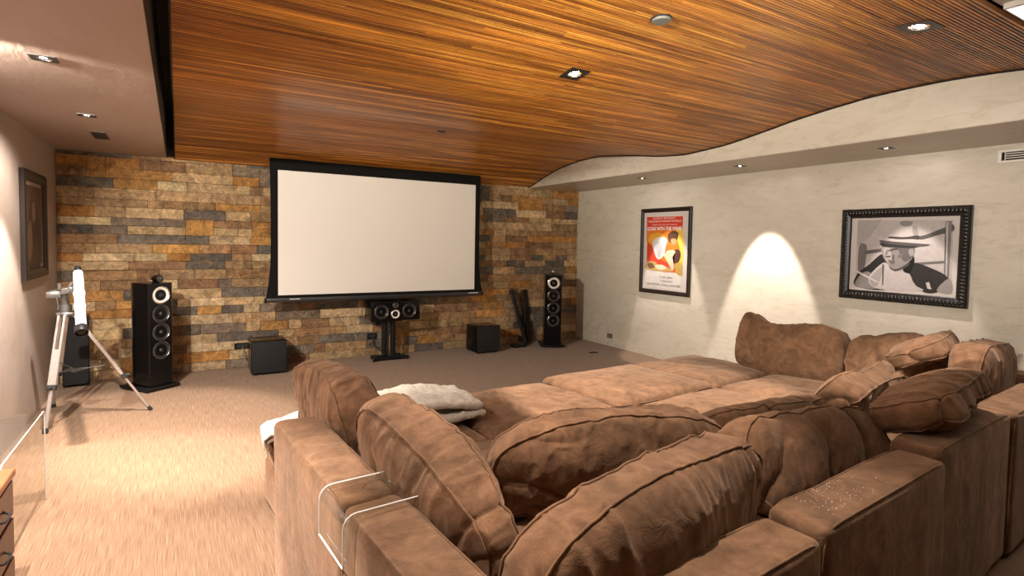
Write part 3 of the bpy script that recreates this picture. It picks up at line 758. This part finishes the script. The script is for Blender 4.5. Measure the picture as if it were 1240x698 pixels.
# movie poster on the right wall
cy, cz, PW, PH = (5.846+4.92)/2, (2.062+.894)/2, .92, 1.17
PW = .90
t = empty('framed_poster', 'narrow black framed red and orange film poster on the right wall', 'poster', (XR-.001, 5.375, 1.478), (0, 0, R(-90)))
frame_parts(t, PW, PH, .055, .035, M['frame_wood'])
bm = B(); box(bm, (-PW/2+.03, -.012, -PH/2+.03), (PW/2-.03, -.001, PH/2-.03)); finish('mat_board', bm, M['mat_cream'], t)
q = quad_map([(100, 75), (425, 46), (410, 642), (88, 617)])
def px(pts): return [q(p) for p in pts]
def flamey(c, pts, s=True): return (c, px(pts), s)
sh = [((.80, .77, .72), px([(132, 120), (366, 108), (352, 600), (122, 580)]), False),
      ((.72, .06, .03), px([(133, 125), (366, 112), (360, 300), (132, 290)]), False),
      flamey((.80, .22, .03), [(135, 215), (245, 195), (366, 205), (366, 490), (132, 470)], False),
      flamey((.90, .42, .05), [(150, 250), (200, 225), (250, 250), (210, 300), (150, 310)]),
      flamey((.95, .62, .10), [(320, 215), (366, 205), (368, 420), (340, 430), (345, 330)]),
      flamey((.92, .50, .06), [(160, 270), (190, 250), (215, 262), (190, 300)]),
      flamey((.72, .08, .04), [(138, 300), (165, 310), (200, 380), (240, 410), (300, 440), (310, 478), (230, 480), (160, 440), (136, 400)]),
      flamey((.74, .72, .70), [(170, 290), (205, 255), (260, 262), (262, 330), (240, 380), (205, 400), (180, 350)]),
      flamey((.50, .50, .53), [(195, 300), (215, 280), (235, 320), (218, 385), (205, 380)]),
      flamey((.10, .05, .03), [(268, 240), (300, 212), (335, 222), (332, 262), (312, 290), (280, 285)]),
      flamey((.62, .30, .14), [(288, 268), (318, 262), (325, 290), (300, 305)]),
      flamey((.10, .05, .04), [(310, 340), (345, 335), (352, 380), (330, 425), (305, 410)]),
      flamey((.86, .66, .46), [(250, 350), (300, 335), (318, 350), (300, 385), (310, 440), (300, 470), (270, 420), (245, 375)]),
      flamey((.80, .20, .05), [(262, 290), (275, 300), (262, 345), (250, 360)]),
      flamey((.62, .42, .16), [(132, 425), (180, 415), (215, 440), (270, 450), (300, 478), (140, 470)]),
      flamey((.88, .78, .55), [(190, 440), (235, 436), (262, 458), (210, 468)]),
      flamey((.20, .12, .06), [(140, 430), (170, 428), (182, 455), (150, 462)]),
      flamey((.55, .38, .10), [(315, 430), (360, 420), (362, 500), (330, 490)])]
sh = [(tuple(v*.72 for v in c_), p_, m_) for c_, p_, m_ in sh]
flat_art(t, sh, PW, PH)
white = M['white_plastic']; ink = plain('ink_grey', (.16, .10, .12), .7)
def line(s, p0, p1, h, mat, bold=0):
    a, b = q(p0), q(p1); text_mesh(t, s, PW, PH, (a[0]+b[0])/2, (a[1]+b[1])/2, h, abs(b[0]-a[0])*PW, mat, -.0158, bold=bold)
line("DAVID O. SELZNICK'S", (175, 132), (318, 126), .022, white); line("PRODUCTION OF MARGARET MITCHELL'S", (145, 155), (355, 142), .026, white)
line('STORY OF THE OLD SOUTH', (168, 176), (330, 168), .016, white)
line('GONE WITH THE WIND', (138, 204), (358, 190), .05, M['mat_white'], .02)
line('CLARK GABLE', (218, 514), (300, 520), .028, ink); line('VIVIEN LEIGH', (220, 540), (300, 545), .026, ink)
line('LESLIE HOWARD  OLIVIA de HAVILLAND', (134, 562), (352, 572), .032, ink)

# black and white cowboy photograph on the right wall
CW, CH = 1.045, .862
t = empty('framed_photograph', 'wide carved black frame with black and white photograph of a cowboy', 'picture', (XR-.001, 2.51, 1.508), (0, 0, R(-90)))
frame_parts(t, CW, CH, .085, .045, M['frame_black'], carved=True)
bm = B(); box(bm, (-CW/2+.05, -.012, -CH/2+.05), (CW/2-.05, -.001, CH/2-.05)); finish('mat_board', bm, M['mat_cream'], t)
q = quad_map([(57, 110), (737, 75), (708, 622), (40, 572)])
g = lambda v: (v*.62, v*.575, v*.56)
sh = [(g(.62), px([(131, 165), (632, 155), (625, 543), (120, 515)]), False),
      (g(.50), px([(131, 165), (260, 160), (190, 260), (128, 300)]), False),
      # rails of the wooden chair
      (g(.13), px([(440, 250), (500, 232), (600, 190), (632, 180), (632, 215), (560, 235), (470, 262)]), True),
      (g(.25), px([(590, 165), (625, 160), (618, 300), (610, 470), (585, 465), (595, 320)]), False),
      (g(.55), px([(594, 170), (606, 168), (600, 460), (590, 455)]), False),
      (g(.20), px([(430, 385), (590, 372), (590, 386), (440, 398)]), False),
      (g(.22), px([(140, 300), (175, 292), (180, 330), (165, 430), (135, 440)]), True),
      (g(.16), px([(170, 325), (255, 312), (258, 330), (172, 345)]), False),
      # coat and shirt
      (g(.035), px([(125, 515), (130, 450), (190, 400), (265, 340), (300, 400), (300, 525)]), True),
      (g(.34), px([(122, 515), (150, 450), (200, 440), (250, 520)]), True),
      (g(.045), px([(400, 440), (425, 388), (500, 405), (605, 462), (560, 535), (470, 535)]), True),
      (g(.70), px([(190, 470), (262, 390), (300, 400), (330, 430), (400, 440), (430, 500), (470, 533), (240, 525)]), True),
      (g(.50), px([(200, 470), (255, 410), (262, 440), (235, 510), (205, 505)]), True),
      (g(.12), px([(262, 395), (272, 398), (268, 505), (262, 505)]), False),
      (g(.40), px([(550, 520), (600, 470), (625, 480), (624, 543), (560, 540)]), True),
      (g(.02), px([(370, 420), (420, 350), (430, 385), (405, 440)]), True),
      (g(.72), px([(490, 490), (508, 486), (520, 525), (498, 520)]), False),
      # head
      (g(.10), px([(300, 400), (390, 375), (400, 400), (330, 432)]), True),
      (g(.36), px([(262, 290), (300, 300), (400, 300), (425, 320), (420, 360), (370, 405), (320, 420), (285, 385), (262, 345)]), True),
      (g(.56), px([(266, 305), (300, 310), (310, 350), (320, 385), (300, 392), (276, 365)]), True),
      (g(.18), px([(350, 300), (425, 300), (425, 350), (380, 380), (355, 340)]), True),
      (g(.42), px([(400, 318), (425, 312), (428, 340), (408, 350)]), True),
      (g(.08), px([(276, 352), (306, 350), (304, 358), (280, 358)]), False),
      (g(.14), px([(296, 318), (318, 316), (316, 325), (298, 326)]), True),
      (g(.30), px([(286, 318), (296, 322), (286, 346), (276, 342)]), True),
      (g(.16), px([(316, 345), (326, 350), (322, 378), (314, 374)]), True),
      (g(.22), px([(345, 345), (372, 338), (362, 356), (345, 362)]), True),
      (g(.20), px([(296, 372), (330, 380), (318, 394), (300, 388)]), True),
      (g(.05), px([(262, 280), (440, 285), (430, 306), (300, 305), (262, 300)]), True),
      (g(.10), px([(312, 312), (345, 308), (342, 318), (318, 320)]), True),
      # hat
      (g(.60), px([(305, 255), (325, 215), (350, 170), (400, 162), (435, 172), (446, 215), (448, 262), (380, 270)]), True),
      (g(.32), px([(352, 172), (380, 165), (420, 168), (410, 190), (370, 192)]), True),
      (g(.40), px([(420, 190), (445, 200), (448, 258), (430, 262)]), True),
      (g(.08), px([(302, 248), (380, 250), (450, 240), (450, 262), (380, 272), (300, 262)]), True),
      (g(.66), px([(210, 240), (258, 250), (340, 262), (440, 262), (515, 288), (470, 294), (400, 284), (300, 276), (250, 268)]), True),
      (g(.12), px([(250, 268), (320, 274), (440, 282), (515, 288), (450, 298), (330, 290), (262, 282)]), True),
      # pale rod across the lower left
      (g(.82), px([(96, 415), (108, 418), (242, 488), (236, 494), (100, 426)]), False)]
flat_art(t, sh, CW, CH)

# dark picture on the left wall
t = empty('framed_picture', 'tall dark brown framed picture on the left wall above the telescope', 'picture', (XL+.001, 6.19, 1.63), (0, 0, R(90)))
frame_parts(t, .86, .90, .085, .04, M['frame_wood'])
bm = B(); box(bm, (-.36, -.012, -.38), (.36, -.001, .38)); finish('mat_board', bm, plain('mat_tan', (.30, .22, .16), .8), t)
sh = [((.10, .055, .035), [(.13, .13), (.87, .13), (.87, .87), (.13, .87)], False), ((.05, .025, .018), [(.3, .35), (.5, .25), (.7, .4), (.78, .87), (.2, .87)], True),
      ((.16, .09, .06), [(.42, .3), (.55, .28), (.58, .42), (.45, .46)], True), ((.14, .08, .05), [(.2, .6), (.35, .45), (.42, .7), (.25, .85)], True)]
flat_art(t, sh, .86, .90)
# ------------------------------------------------------------------ soft furniture
SO = Vector((.489, .779)); TH = R(4.2); SU = Vector((math.cos(TH), math.sin(TH))); SV = Vector((-math.sin(TH), math.cos(TH)))
def S(a, b, z=0.):
    p = SO+SU*a+SV*b; return Vector((p.x, p.y, z))
_rng = np.random.RandomState(5); _lat = _rng.rand(32, 32, 32)
def vnoise(p, sc, seed=0):
    q = p*sc+np.array([seed*7.31, seed*3.17, seed*5.77])+100.; i = np.floor(q).astype(int); f = q-i; f = f*f*(3-2*f); i %= 32; j = (i+1) % 32
    def g(a, b, c): return _lat[a, b, c]
    x0, y0, z0 = i.T; x1, y1, z1 = j.T; fx, fy, fz = f.T
    c00 = g(x0, y0, z0)*(1-fx)+g(x1, y0, z0)*fx; c10 = g(x0, y1, z0)*(1-fx)+g(x1, y1, z0)*fx
    c01 = g(x0, y0, z1)*(1-fx)+g(x1, y0, z1)*fx; c11 = g(x0, y1, z1)*(1-fx)+g(x1, y1, z1)*fx
    return ((c00*(1-fy)+c10*fy)*(1-fz)+(c01*(1-fy)+c11*fy)*fz)*2-1
def wrinkle(p, seed, amp, sc=5.0, aniso=(1, 1, 1)):
    q = p*np.array(aniso)
    wv = np.stack([vnoise(q, sc*.6, seed+k) for k in (11, 12, 13)], 1)*.16
    r1 = 1-np.abs(vnoise(q+wv, sc, seed+1)); r2 = 1-np.abs(vnoise(q+wv, sc*2.1, seed+2)); r3 = 1-np.abs(vnoise(q+wv*.5, sc*4.3, seed+3))
    return amp*((r1**4-.3)*.8+(r2**5-.25)*.55+(r3**4-.25)*.22)
def grid_cube(nx, ny, nz):
    """surface points of the cube [-1,1]^3 as shared-vertex quads"""
    idx = {}; V = []; Fc = []
    def vid(i, j, k):
        key = (i, j, k)
        if key not in idx: idx[key] = len(V); V.append((2*i/nx-1, 2*j/ny-1, 2*k/nz-1))
        return idx[key]
    for i in range(nx):
        for j in range(ny):
            Fc.append((vid(i, j, 0), vid(i, j+1, 0), vid(i+1, j+1, 0), vid(i+1, j, 0))); Fc.append((vid(i, j, nz), vid(i+1, j, nz), vid(i+1, j+1, nz), vid(i, j+1, nz)))
    for i in range(nx):
        for k in range(nz):
            Fc.append((vid(i, 0, k), vid(i+1, 0, k), vid(i+1, 0, k+1), vid(i, 0, k+1))); Fc.append((vid(i, ny, k), vid(i, ny, k+1), vid(i+1, ny, k+1), vid(i+1, ny, k)))
    for j in range(ny):
        for k in range(nz):
            Fc.append((vid(0, j, k), vid(0, j, k+1), vid(0, j+1, k+1), vid(0, j+1, k))); Fc.append((vid(nx, j, k), vid(nx, j+1, k), vid(nx, j+1, k+1), vid(nx, j, k+1)))
    return np.array(V), Fc
def mesh_obj(name, V, Fc, mat, parent=None):
    me = bpy.data.meshes.new(name); me.from_pydata([tuple(v) for v in V], [], Fc); me.materials.append(mat); me.shade_smooth(); me.update()
    o = bpy.data.objects.new(name, me); COL.objects.link(o)
    if parent: o.parent = parent
    return o
def loop_tube(name, P, r, mat, parent):
    bm = B(); tube(bm, [Vector(p) for p in P], r, 6, True); return finish(name, bm, mat, parent, 'all')

def pillow(label, a, b, z, head, lean, L_, H_, T_, seed, rise=0, bend=0, droop=0, amp=.013, group='loose back cushions of the sofa', n=3.6, pinch=0., mat=None, twist=0, crease=.022, sm=.70, peak=0.):
    """a,b,z centre in sofa frame; head = heading of the long axis in the sofa plane; lean = tilt of the short axis from upright"""
    l = Vector((math.cos(R(head)), math.sin(R(head)), 0)); l = (l*math.cos(R(rise))+Vector((0, 0, math.sin(R(rise))))).normalized()
    side = Vector((-math.sin(R(head)), math.cos(R(head)), 0)); up = l.cross(side) * (1 if l.cross(side).z > 0 else -1)
    h = (up*math.cos(R(lean))+side*math.sin(R(lean))).normalized(); tt = l.cross(h)
    rot = Matrix((l, h, tt)).transposed(); rot = Matrix.Rotation(TH, 3, 'Z') @ rot
    t = empty('sofa_cushion', label, 'cushion', S(a, b, z), rot.to_euler(), group)
    def f(p):
        p = np.asarray(p, float); s = (np.abs(p[:, 0])**n+np.abs(p[:, 1])**n+np.abs(p[:, 2])**n)**(1/n); q_ = p/s[:, None]
        x, y, zz = q_.T
        nrm = np.sign(q_)*np.abs(q_)**(n-1)/np.array([L_, H_, T_]); nrm /= np.linalg.norm(nrm, axis=1)[:, None]+1e-9
        fat = .78+.30*(1-x**2)*(1-y**2); X = x*L_/2*(1-.05*y**2); Y = y*H_/2*(1-.07*x**2-.0); Z = zz*T_/2*fat
        Y = Y-droop*(x**2)*(y > -2)*1.0+pinch*.5*np.cos(x*math.pi)*(y > 0)*y
        Y = Y+(y > 0)*y*(peak*np.exp(-((x-.82)/.22)**2)-.45*peak*np.exp(-((x-.30)/.35)**2))
        Z = Z+bend*(x**2)+.35*bend*x*y
        ang = R(twist)*x; Y, Z = Y*np.cos(ang)-Z*np.sin(ang), Y*np.sin(ang)+Z*np.cos(ang)
        P = np.stack([X, Y, Z], 1)
        big = .034*vnoise(P, 2.4, seed+21)+.010*vnoise(P, 5.5, seed+22)
        an = (1.5, .45, .45) if seed % 2 else (1.3, .6, .5)
        pk = np.exp(-((np.abs(zz)-sm)/.16)**2)*(.005*vnoise(P*np.array([1, 1, .15]), 15, seed+31)+.004*vnoise(P*np.array([1, 1, .15]), 34, seed+32))
        wv = vnoise(P, 2.2, seed+41)*.25; fold = (1-np.abs(vnoise(P*np.array([1.0, .35, .35])+wv[:, None], 3.2, seed+42)))**9
        P = P+nrm*(big+pk-crease*fold+wrinkle(P, seed, amp, 5.5, an))[:, None]
        return P, nrm
    V, Fc = grid_cube(110, 60, 30); P, _ = f(V)
    o = mesh_obj('cover', P, Fc, mat or M['suede'], t)
    for z0 in (-sm, sm):
        k = np.linspace(0, 2*math.pi, 180, endpoint=False); c, s_ = np.cos(k), np.sin(k)
        rad = ((1-abs(z0)**n)/(np.abs(c)**n+np.abs(s_)**n))**(1/n)
        Q = np.stack([c*rad, s_*rad, np.full_like(c, z0)], 1); Pq, nq = f(Q)
        loop_tube('piping', Pq+nq*.0025, .0048, mat or M['suede'], t)
    return t

def rbox(hx, hy, hz, r, nx, ny, nz):
    V, Fc = grid_cube(nx, ny, nz); H = np.array([hx, hy, hz])
    # concentrate vertices near the edges
    V = np.sign(V)*(1-(1-np.abs(V))**1.0); P = V*H; q_ = np.clip(P, -(H-r), H-r); d = P-q_; ln = np.linalg.norm(d, axis=1); ok = ln > 1e-9
    nrm = np.where(np.abs(np.abs(V)-1) < 1e-9, np.sign(V), 0.0); nrm /= np.linalg.norm(nrm, axis=1)[:, None]
    nn = d.copy(); nn[ok] /= ln[ok][:, None]; nn[~ok] = nrm[~ok]
    return q_+nn*r, nn, Fc

def seat(label, a0, a1, b0, b1, top, seed, group='square sofa seat modules', crown=.03, amp=.010, name='ottoman'):
    t = empty(name, label, 'ottoman', S((a0+a1)/2, (b0+b1)/2, 0), (0, 0, TH), group)
    hx, hy = (a1-a0)/2-.006, (b1-b0)/2-.006
    P, nn, Fc = rbox(hx, hy, .13, .02, 24, 24, 8); P = P+nn*(.004*vnoise(P, 5, seed))[:, None]; P[:, 2] += .15
    mesh_obj('base', P, Fc, M['suede'], t)
    for sx in (-1, 1):
        for sy in (-1, 1):
            bm = B(); lathe(bm, [(0, 0), (.02, 0), (.024, .025), (0, .025)], Matrix.Translation((sx*(hx-.08), sy*(hy-.08), 0)), 12); finish('foot', bm, M['rubber'], t, True)
    hz = (top-.27)/2
    P, nn, Fc = rbox(hx, hy, hz, .045, 72, 66, 12)
    x, y = P[:, 0]/hx, P[:, 1]/hy; c = (1-np.abs(x)**3)*(1-np.abs(y)**3)
    def wr(P, nn, x, y, c):
        d = crown*c*(P[:, 2] > 0)+.008*vnoise(P, 4, seed+3)
        return P+nn*(wrinkle(P, seed, amp, 4.2, (1, .6, 1))*(.35+.65*c)+.0)[:, None]+np.stack([0*d, 0*d, d], 1)
    Q = wr(P, nn, x, y, c); Q[:, 2] += .27+hz; mesh_obj('seat_cushion', Q, Fc, M['suede'], t)
    for zz in (hz-.030, -hz+.030):
        k = np.linspace(0, 2*math.pi, 200, endpoint=False); cc, ss = np.cos(k), np.sin(k); m_ = 14
        rad = 1/(np.abs(cc)**m_+np.abs(ss)**m_)**(1/m_); Pq = np.stack([cc*rad*(hx-.002), ss*rad*(hy-.002), np.full_like(cc, zz)], 1)
        nq = np.stack([cc, ss, 0*cc], 1); Pq = wr(Pq, nq, Pq[:, 0]/hx, Pq[:, 1]/hy, 0*cc); Pq[:, 2] += .27+hz
        loop_tube('piping', Pq, .0045, M['suede'], t)
    return t

def panel(label, a0, a1, b0, b1, top, seed, group, name='upholstered_divider'):
    t = empty(name, label, 'sofa divider', S((a0+a1)/2, (b0+b1)/2, 0), (0, 0, TH), group)
    hx, hy, z0 = (a1-a0)/2-.004, (b1-b0)/2-.002, .025; hz = (top-z0)/2
    P, nn, Fc = rbox(hx, hy, hz, .028, 60 if hx > hy else 18, 18 if hx > hy else 60, 44)
    def wr(P, nn):
        m_ = .006*vnoise(P, 3.2, seed)+.0035*vnoise(P*np.array([1, 1, .5]), 9, seed+1)+wrinkle(P, seed, .0035, 4, (1, 1, .35))
        long = (np.abs(P[:, 0])/hx if hx > hy else np.abs(P[:, 1])/hy); bulge = .010*(1-long**4)*(1-(np.abs(P[:, 2])/hz)**4)
        return P+nn*(m_+bulge)[:, None]
    Q = wr(P, nn); Q[:, 2] += z0+hz; mesh_obj('cover', Q, Fc, M['suede'], t)
    # welt round the top edge on both long faces and down the ends
    k = np.linspace(0, 2*math.pi, 220, endpoint=False); cc, ss = np.cos(k), np.sin(k); m_ = 16
    rad = 1/(np.abs(cc)**m_+np.abs(ss)**m_)**(1/m_)
    for s in (-1, 1):
        if hx > hy: Pq = np.stack([cc*rad*(hx-.006), np.full_like(cc, s*(hy-.010)), ss*rad*(hz-.006)], 1); nq = np.stack([cc, 0*cc+s, ss], 1)
        else: Pq = np.stack([np.full_like(cc, s*(hx-.010)), cc*rad*(hy-.006), ss*rad*(hz-.006)], 1); nq = np.stack([0*cc+s, cc, ss], 1)
        nq /= np.linalg.norm(nq, axis=1)[:, None]; Pq = wr(Pq, nq); Pq[:, 2] += z0+hz
        loop_tube('piping', Pq+nq*.001, .0042, M['suede'], t)
    for sx in (-1, 1):
        for sy in (-1, 1):
            bm = B(); lathe(bm, [(0, 0), (.018, 0), (.02, .03), (0, .03)], Matrix.Translation((sx*(hx-.04), sy*(hy-.04), 0)), 10); finish('foot', bm, M['rubber'], t, True)
    return t

G1 = 'upholstered side panels along the left of the sofa'; G2 = 'upholstered back panels nearest the camera'
panel('left sofa side panel nearest the stone wall, with open far end', 0, .19, .93, 1.855, .745, 31, G1)
panel('left sofa side panel nearest the camera, half under the acrylic tray', 0, .19, 0, .925, .74, 32, G1)
panel('sofa back panel at bottom right of centre under the big front cushion', .195, 1.10, 0, .19, .725, 33, G2)
panel('sofa back panel with pale crumbs scattered on its top', 1.105, 2.08, .0, .19, .745, 34, G2)
panel('taller sofa back panel with a dark-ended cushion on top', 2.09, 3.06, .035, .225, .765, 35, G2)
panel('sofa back panel at the right picture edge', 3.075, 4.05, .02, .21, .755, 36, G2)
panel('sofa back panel in the far right corner', 4.055, 4.55, .02, .21, .75, 37, G2)
panel('right sofa side panel behind the farthest cushion', 4.36, 4.55, 1.15, 2.05, .74, 38, 'upholstered side panels along the right wall')
panel('right sofa side panel behind the second cushion from the poster', 4.36, 4.55, .225, 1.14, .74, 39, 'upholstered side panels along the right wall')

AS = [.20, 1.205, 2.235, 3.32, 4.35]; BS = [.235, 1.04, 1.885, 2.76]
names = {(0, 0): 'seat module in the near left corner hidden under cushions', (1, 0): 'seat module hidden under the two big front cushions', (2, 0): 'seat module under the dark brown cushions',
         (3, 0): 'seat module in the near right corner under piled cushions', (0, 1): 'reddish seat module beside the large left cushion', (1, 1): 'seat module just behind the two big front cushions',
         (2, 1): 'brightly lit seat module behind the pale square ottoman', (3, 1): 'seat module in front of the cushions on the right wall', (0, 2): 'dark seat module carrying the white fleece blanket',
         (1, 2): 'wrinkled lit seat module to the right of the white blanket', (2, 2): 'palest square seat module in the middle of the far row', (3, 2): 'dark seat module at the far right against the pale wall'}
tops = {(1, 2): .455, (2, 2): .475, (3, 2): .46, (0, 2): .44, (0, 1): .45, (1, 1): .45, (2, 1): .455, (3, 1): .455}
for i in range(4):
    for j in range(3):
        a0, a1, b0, b1 = AS[i], AS[i+1], BS[j], BS[j+1]
        if (i, j) == (0, 2): b1 = 2.70; a0 = .12
        if (i, j) == (3, 2): a1 = 4.24; b1 += .03
        if (i, j) == (2, 2): b1 += .02
        seat(names[i, j], a0+.003, a1-.003, b0+.003, b1-.003, tops.get((i, j), .45)-.01, 50+i*7+j, amp=.016 if (i, j) == (1, 2) else .009)

# cushions
pillow('far left cushion leaning on the left side panel, in front of the blanket', .33, 2.02, .70, 90, 8, .90, .50, .24, 1, droop=.05, crease=.020, n=4.2)
pillow('large creased cushion at left bulging above the acrylic tray', .34, .97, .68, 91, 10, 1.02, .49, .26, 2, rise=9, droop=.02, crease=.015, n=4)
pillow('biggest cushion at front resting over the nearest back panel', .75, .33, .69, 3, -3, 1.10, .48, .30, 3, rise=5, crease=.010, n=3.2, sm=.5)
pillow('cushion directly behind the biggest front cushion', 1.14, .88, .66, -19, -4, 1.16, .44, .26, 4, rise=0, droop=.03, sm=.6)
pillow('dark brown cushion leaning on the crumb-strewn back panel', 1.89, .44, .67, -14, 20, .88, .43, .26, 5, n=4, crease=.03)
pillow('low flattened dark cushion behind the dark brown cushion', 2.32, .90, .62, -12, -64, 1.0, .42, .19, 6, crease=.03, n=4)
pillow('cushion lying across the tops of two back panels, dark at one end', 2.60, .23, .85, 2, -66, .80, .40, .20, 7, rise=3, n=4)
pillow('lit cushion behind the one lying across the back panels', 3.05, .76, .66, 5, -34, 1.0, .42, .22, 8, n=4.5)
pillow('lit cushion slumped in the right corner against the wall cushions', 4.02, .74, .86, 12, -62, .70, .40, .18, 9, n=4.5)
pillow('rounded cushion at the right picture edge', 4.12, .42, .73, 0, 0, .84, .48, .26, 10, n=5)
pillow('large brown cushion farthest along the right wall, its corner peaked', 4.21, 1.78, .67, 92, -8, .92, .48, .22, 11, peak=.07, n=6.5)
pillow('brown cushion along the right wall, second from the poster', 4.22, .87, .67, 90, -8, .84, .47, .22, 12, pinch=.03, n=6.5)
# pale crumbs scattered on one back panel
bm = B(); rnd = random.Random(8)
for _ in range(90):
    a_ = 1.20+abs(rnd.gauss(0, .16)); b_ = rnd.uniform(.03, .16); p_ = S(min(a_, 2.0), b_, .755)
    bmesh.ops.create_icosphere(bm, subdivisions=1, radius=rnd.uniform(.0009, .002), matrix=Matrix.Translation(p_))
tag(finish('crumbs', bm, M['mat_white'], None), 'pale crumbs sprinkled over the top of one sofa back panel', 'crumbs', kind='stuff')

# acrylic tray saddling the left side panel
t = empty('acrylic_tray', 'clear acrylic arm tray saddling the left side panel', 'tray', S(.095, .915, .75), (0, 0, TH))
bm = B(); w0 = -.125; hd = .115
path = [(-.118, -.14), (-.118, -.03)]+[(-.118+.03-.03*math.cos(k*math.pi/8), -.03+.03*math.sin(k*math.pi/8)+.006) for k in range(1, 5)]+[(.16, .006)]
inn = []
for i, p in enumerate(path):
    a = Vector(path[max(i-1, 0)]); b = Vector(path[min(i+1, len(path)-1)]); d = (b-a).normalized(); inn.append(Vector(p)+Vector((-d.y, d.x))*.010)
ra = [[bm.verts.new((p[0], y, p[1])) for p in path] for y in (-hd, hd)]; rb = [[bm.verts.new((p[0], y, p[1])) for p in inn] for y in (-hd, hd)]
for k in range(len(path)-1):
    bm.faces.new((ra[0][k], ra[1][k], ra[1][k+1], ra[0][k+1])); bm.faces.new((rb[0][k], rb[0][k+1], rb[1][k+1], rb[1][k]))
    for s in (0, 1): bm.faces.new((ra[s][k], ra[s][k+1], rb[s][k+1], rb[s][k]))
for k in (0, -1): bm.faces.new((ra[0][k], rb[0][k], rb[1][k], ra[1][k]))
finish('bent_sheet', bm, M['acrylic'], t, True)
bm = B()
for y in (-hd, hd): tube(bm, [(p[0], y, p[1]) for p in inn], .0022, 6)
tube(bm, [(inn[0][0], -hd, inn[0][1]), (inn[0][0], hd, inn[0][1])], .003, 6)
finish('glint_tube', bm, M['edge_glint'], t, True)  # pale tubes painted as light caught on the tray rim
bm = B(); tube(bm, [(.03+.052*math.cos(k*math.pi/16), .062*math.sin(k*math.pi/16), .018) for k in range(32)], .0025, 6, True); finish('cup_ring', bm, M['acrylic'], t, True)

# fleece blanket folded on the far left seat, one end over its edge
def blanket():
    t = empty('fleece_blanket', 'folded cream white fleece blanket on the dark far left seat', 'blanket', S(.68, 2.42, .485), (0, 0, TH-R(7)))
    for li, (zo, wx, wy, sd) in enumerate(((.022, .645, .25, 71), (.065, .63, .24, 72))):
        P, nn, Fc = rbox(wx, wy, .024, .022, 110, 50, 4)
        xs = P[:, 0]; ed = -.565-.01*li; arc = np.maximum(0, ed-xs)
        P = P+nn*(.008*vnoise(P, 14, sd)+.006*vnoise(P, 30, sd+1)+.003*vnoise(P, 60, sd+4))[:, None]
        P[:, 2] += zo+.015*vnoise(P*np.array([1, 1, 0]), 6, sd+2)+.03*np.exp(-((P[:, 0]-.3)/.2)**2)*li
        P[:, 1] += .03*vnoise(P*np.array([1, 0, 0]), 5, sd+3)
        lf = np.clip((-.25-P[:, 0])/.25, 0, 1); P[:, 1] = P[:, 1]*(1-.45*lf)-.02*lf; P[:, 2] = P[:, 2]*(1-.55*lf)
        # the end hangs down past the seat edge
        dn = np.clip(arc, 0, 1); P[:, 0] = np.where(dn > 0, ed-.02-.35*(P[:, 2]), P[:, 0]); P[:, 2] = np.where(dn > 0, P[:, 2]*.6-dn*1.1, P[:, 2])
        mesh_obj('folded_layer', P, Fc, M['fleece'], t)
blanket()
t = finish('orange_cloth', (lambda b: (box(b, (-.055, -.025, 0), (.055, .025, .012), .004, 2), b)[1])(B()), M['orange'], None)
t.location = S(1.17, 2.22, .475); t.rotation_euler = (0, 0, R(25)); tag(t, 'small bright orange cloth corner peeking from under the white blanket', 'cloth')
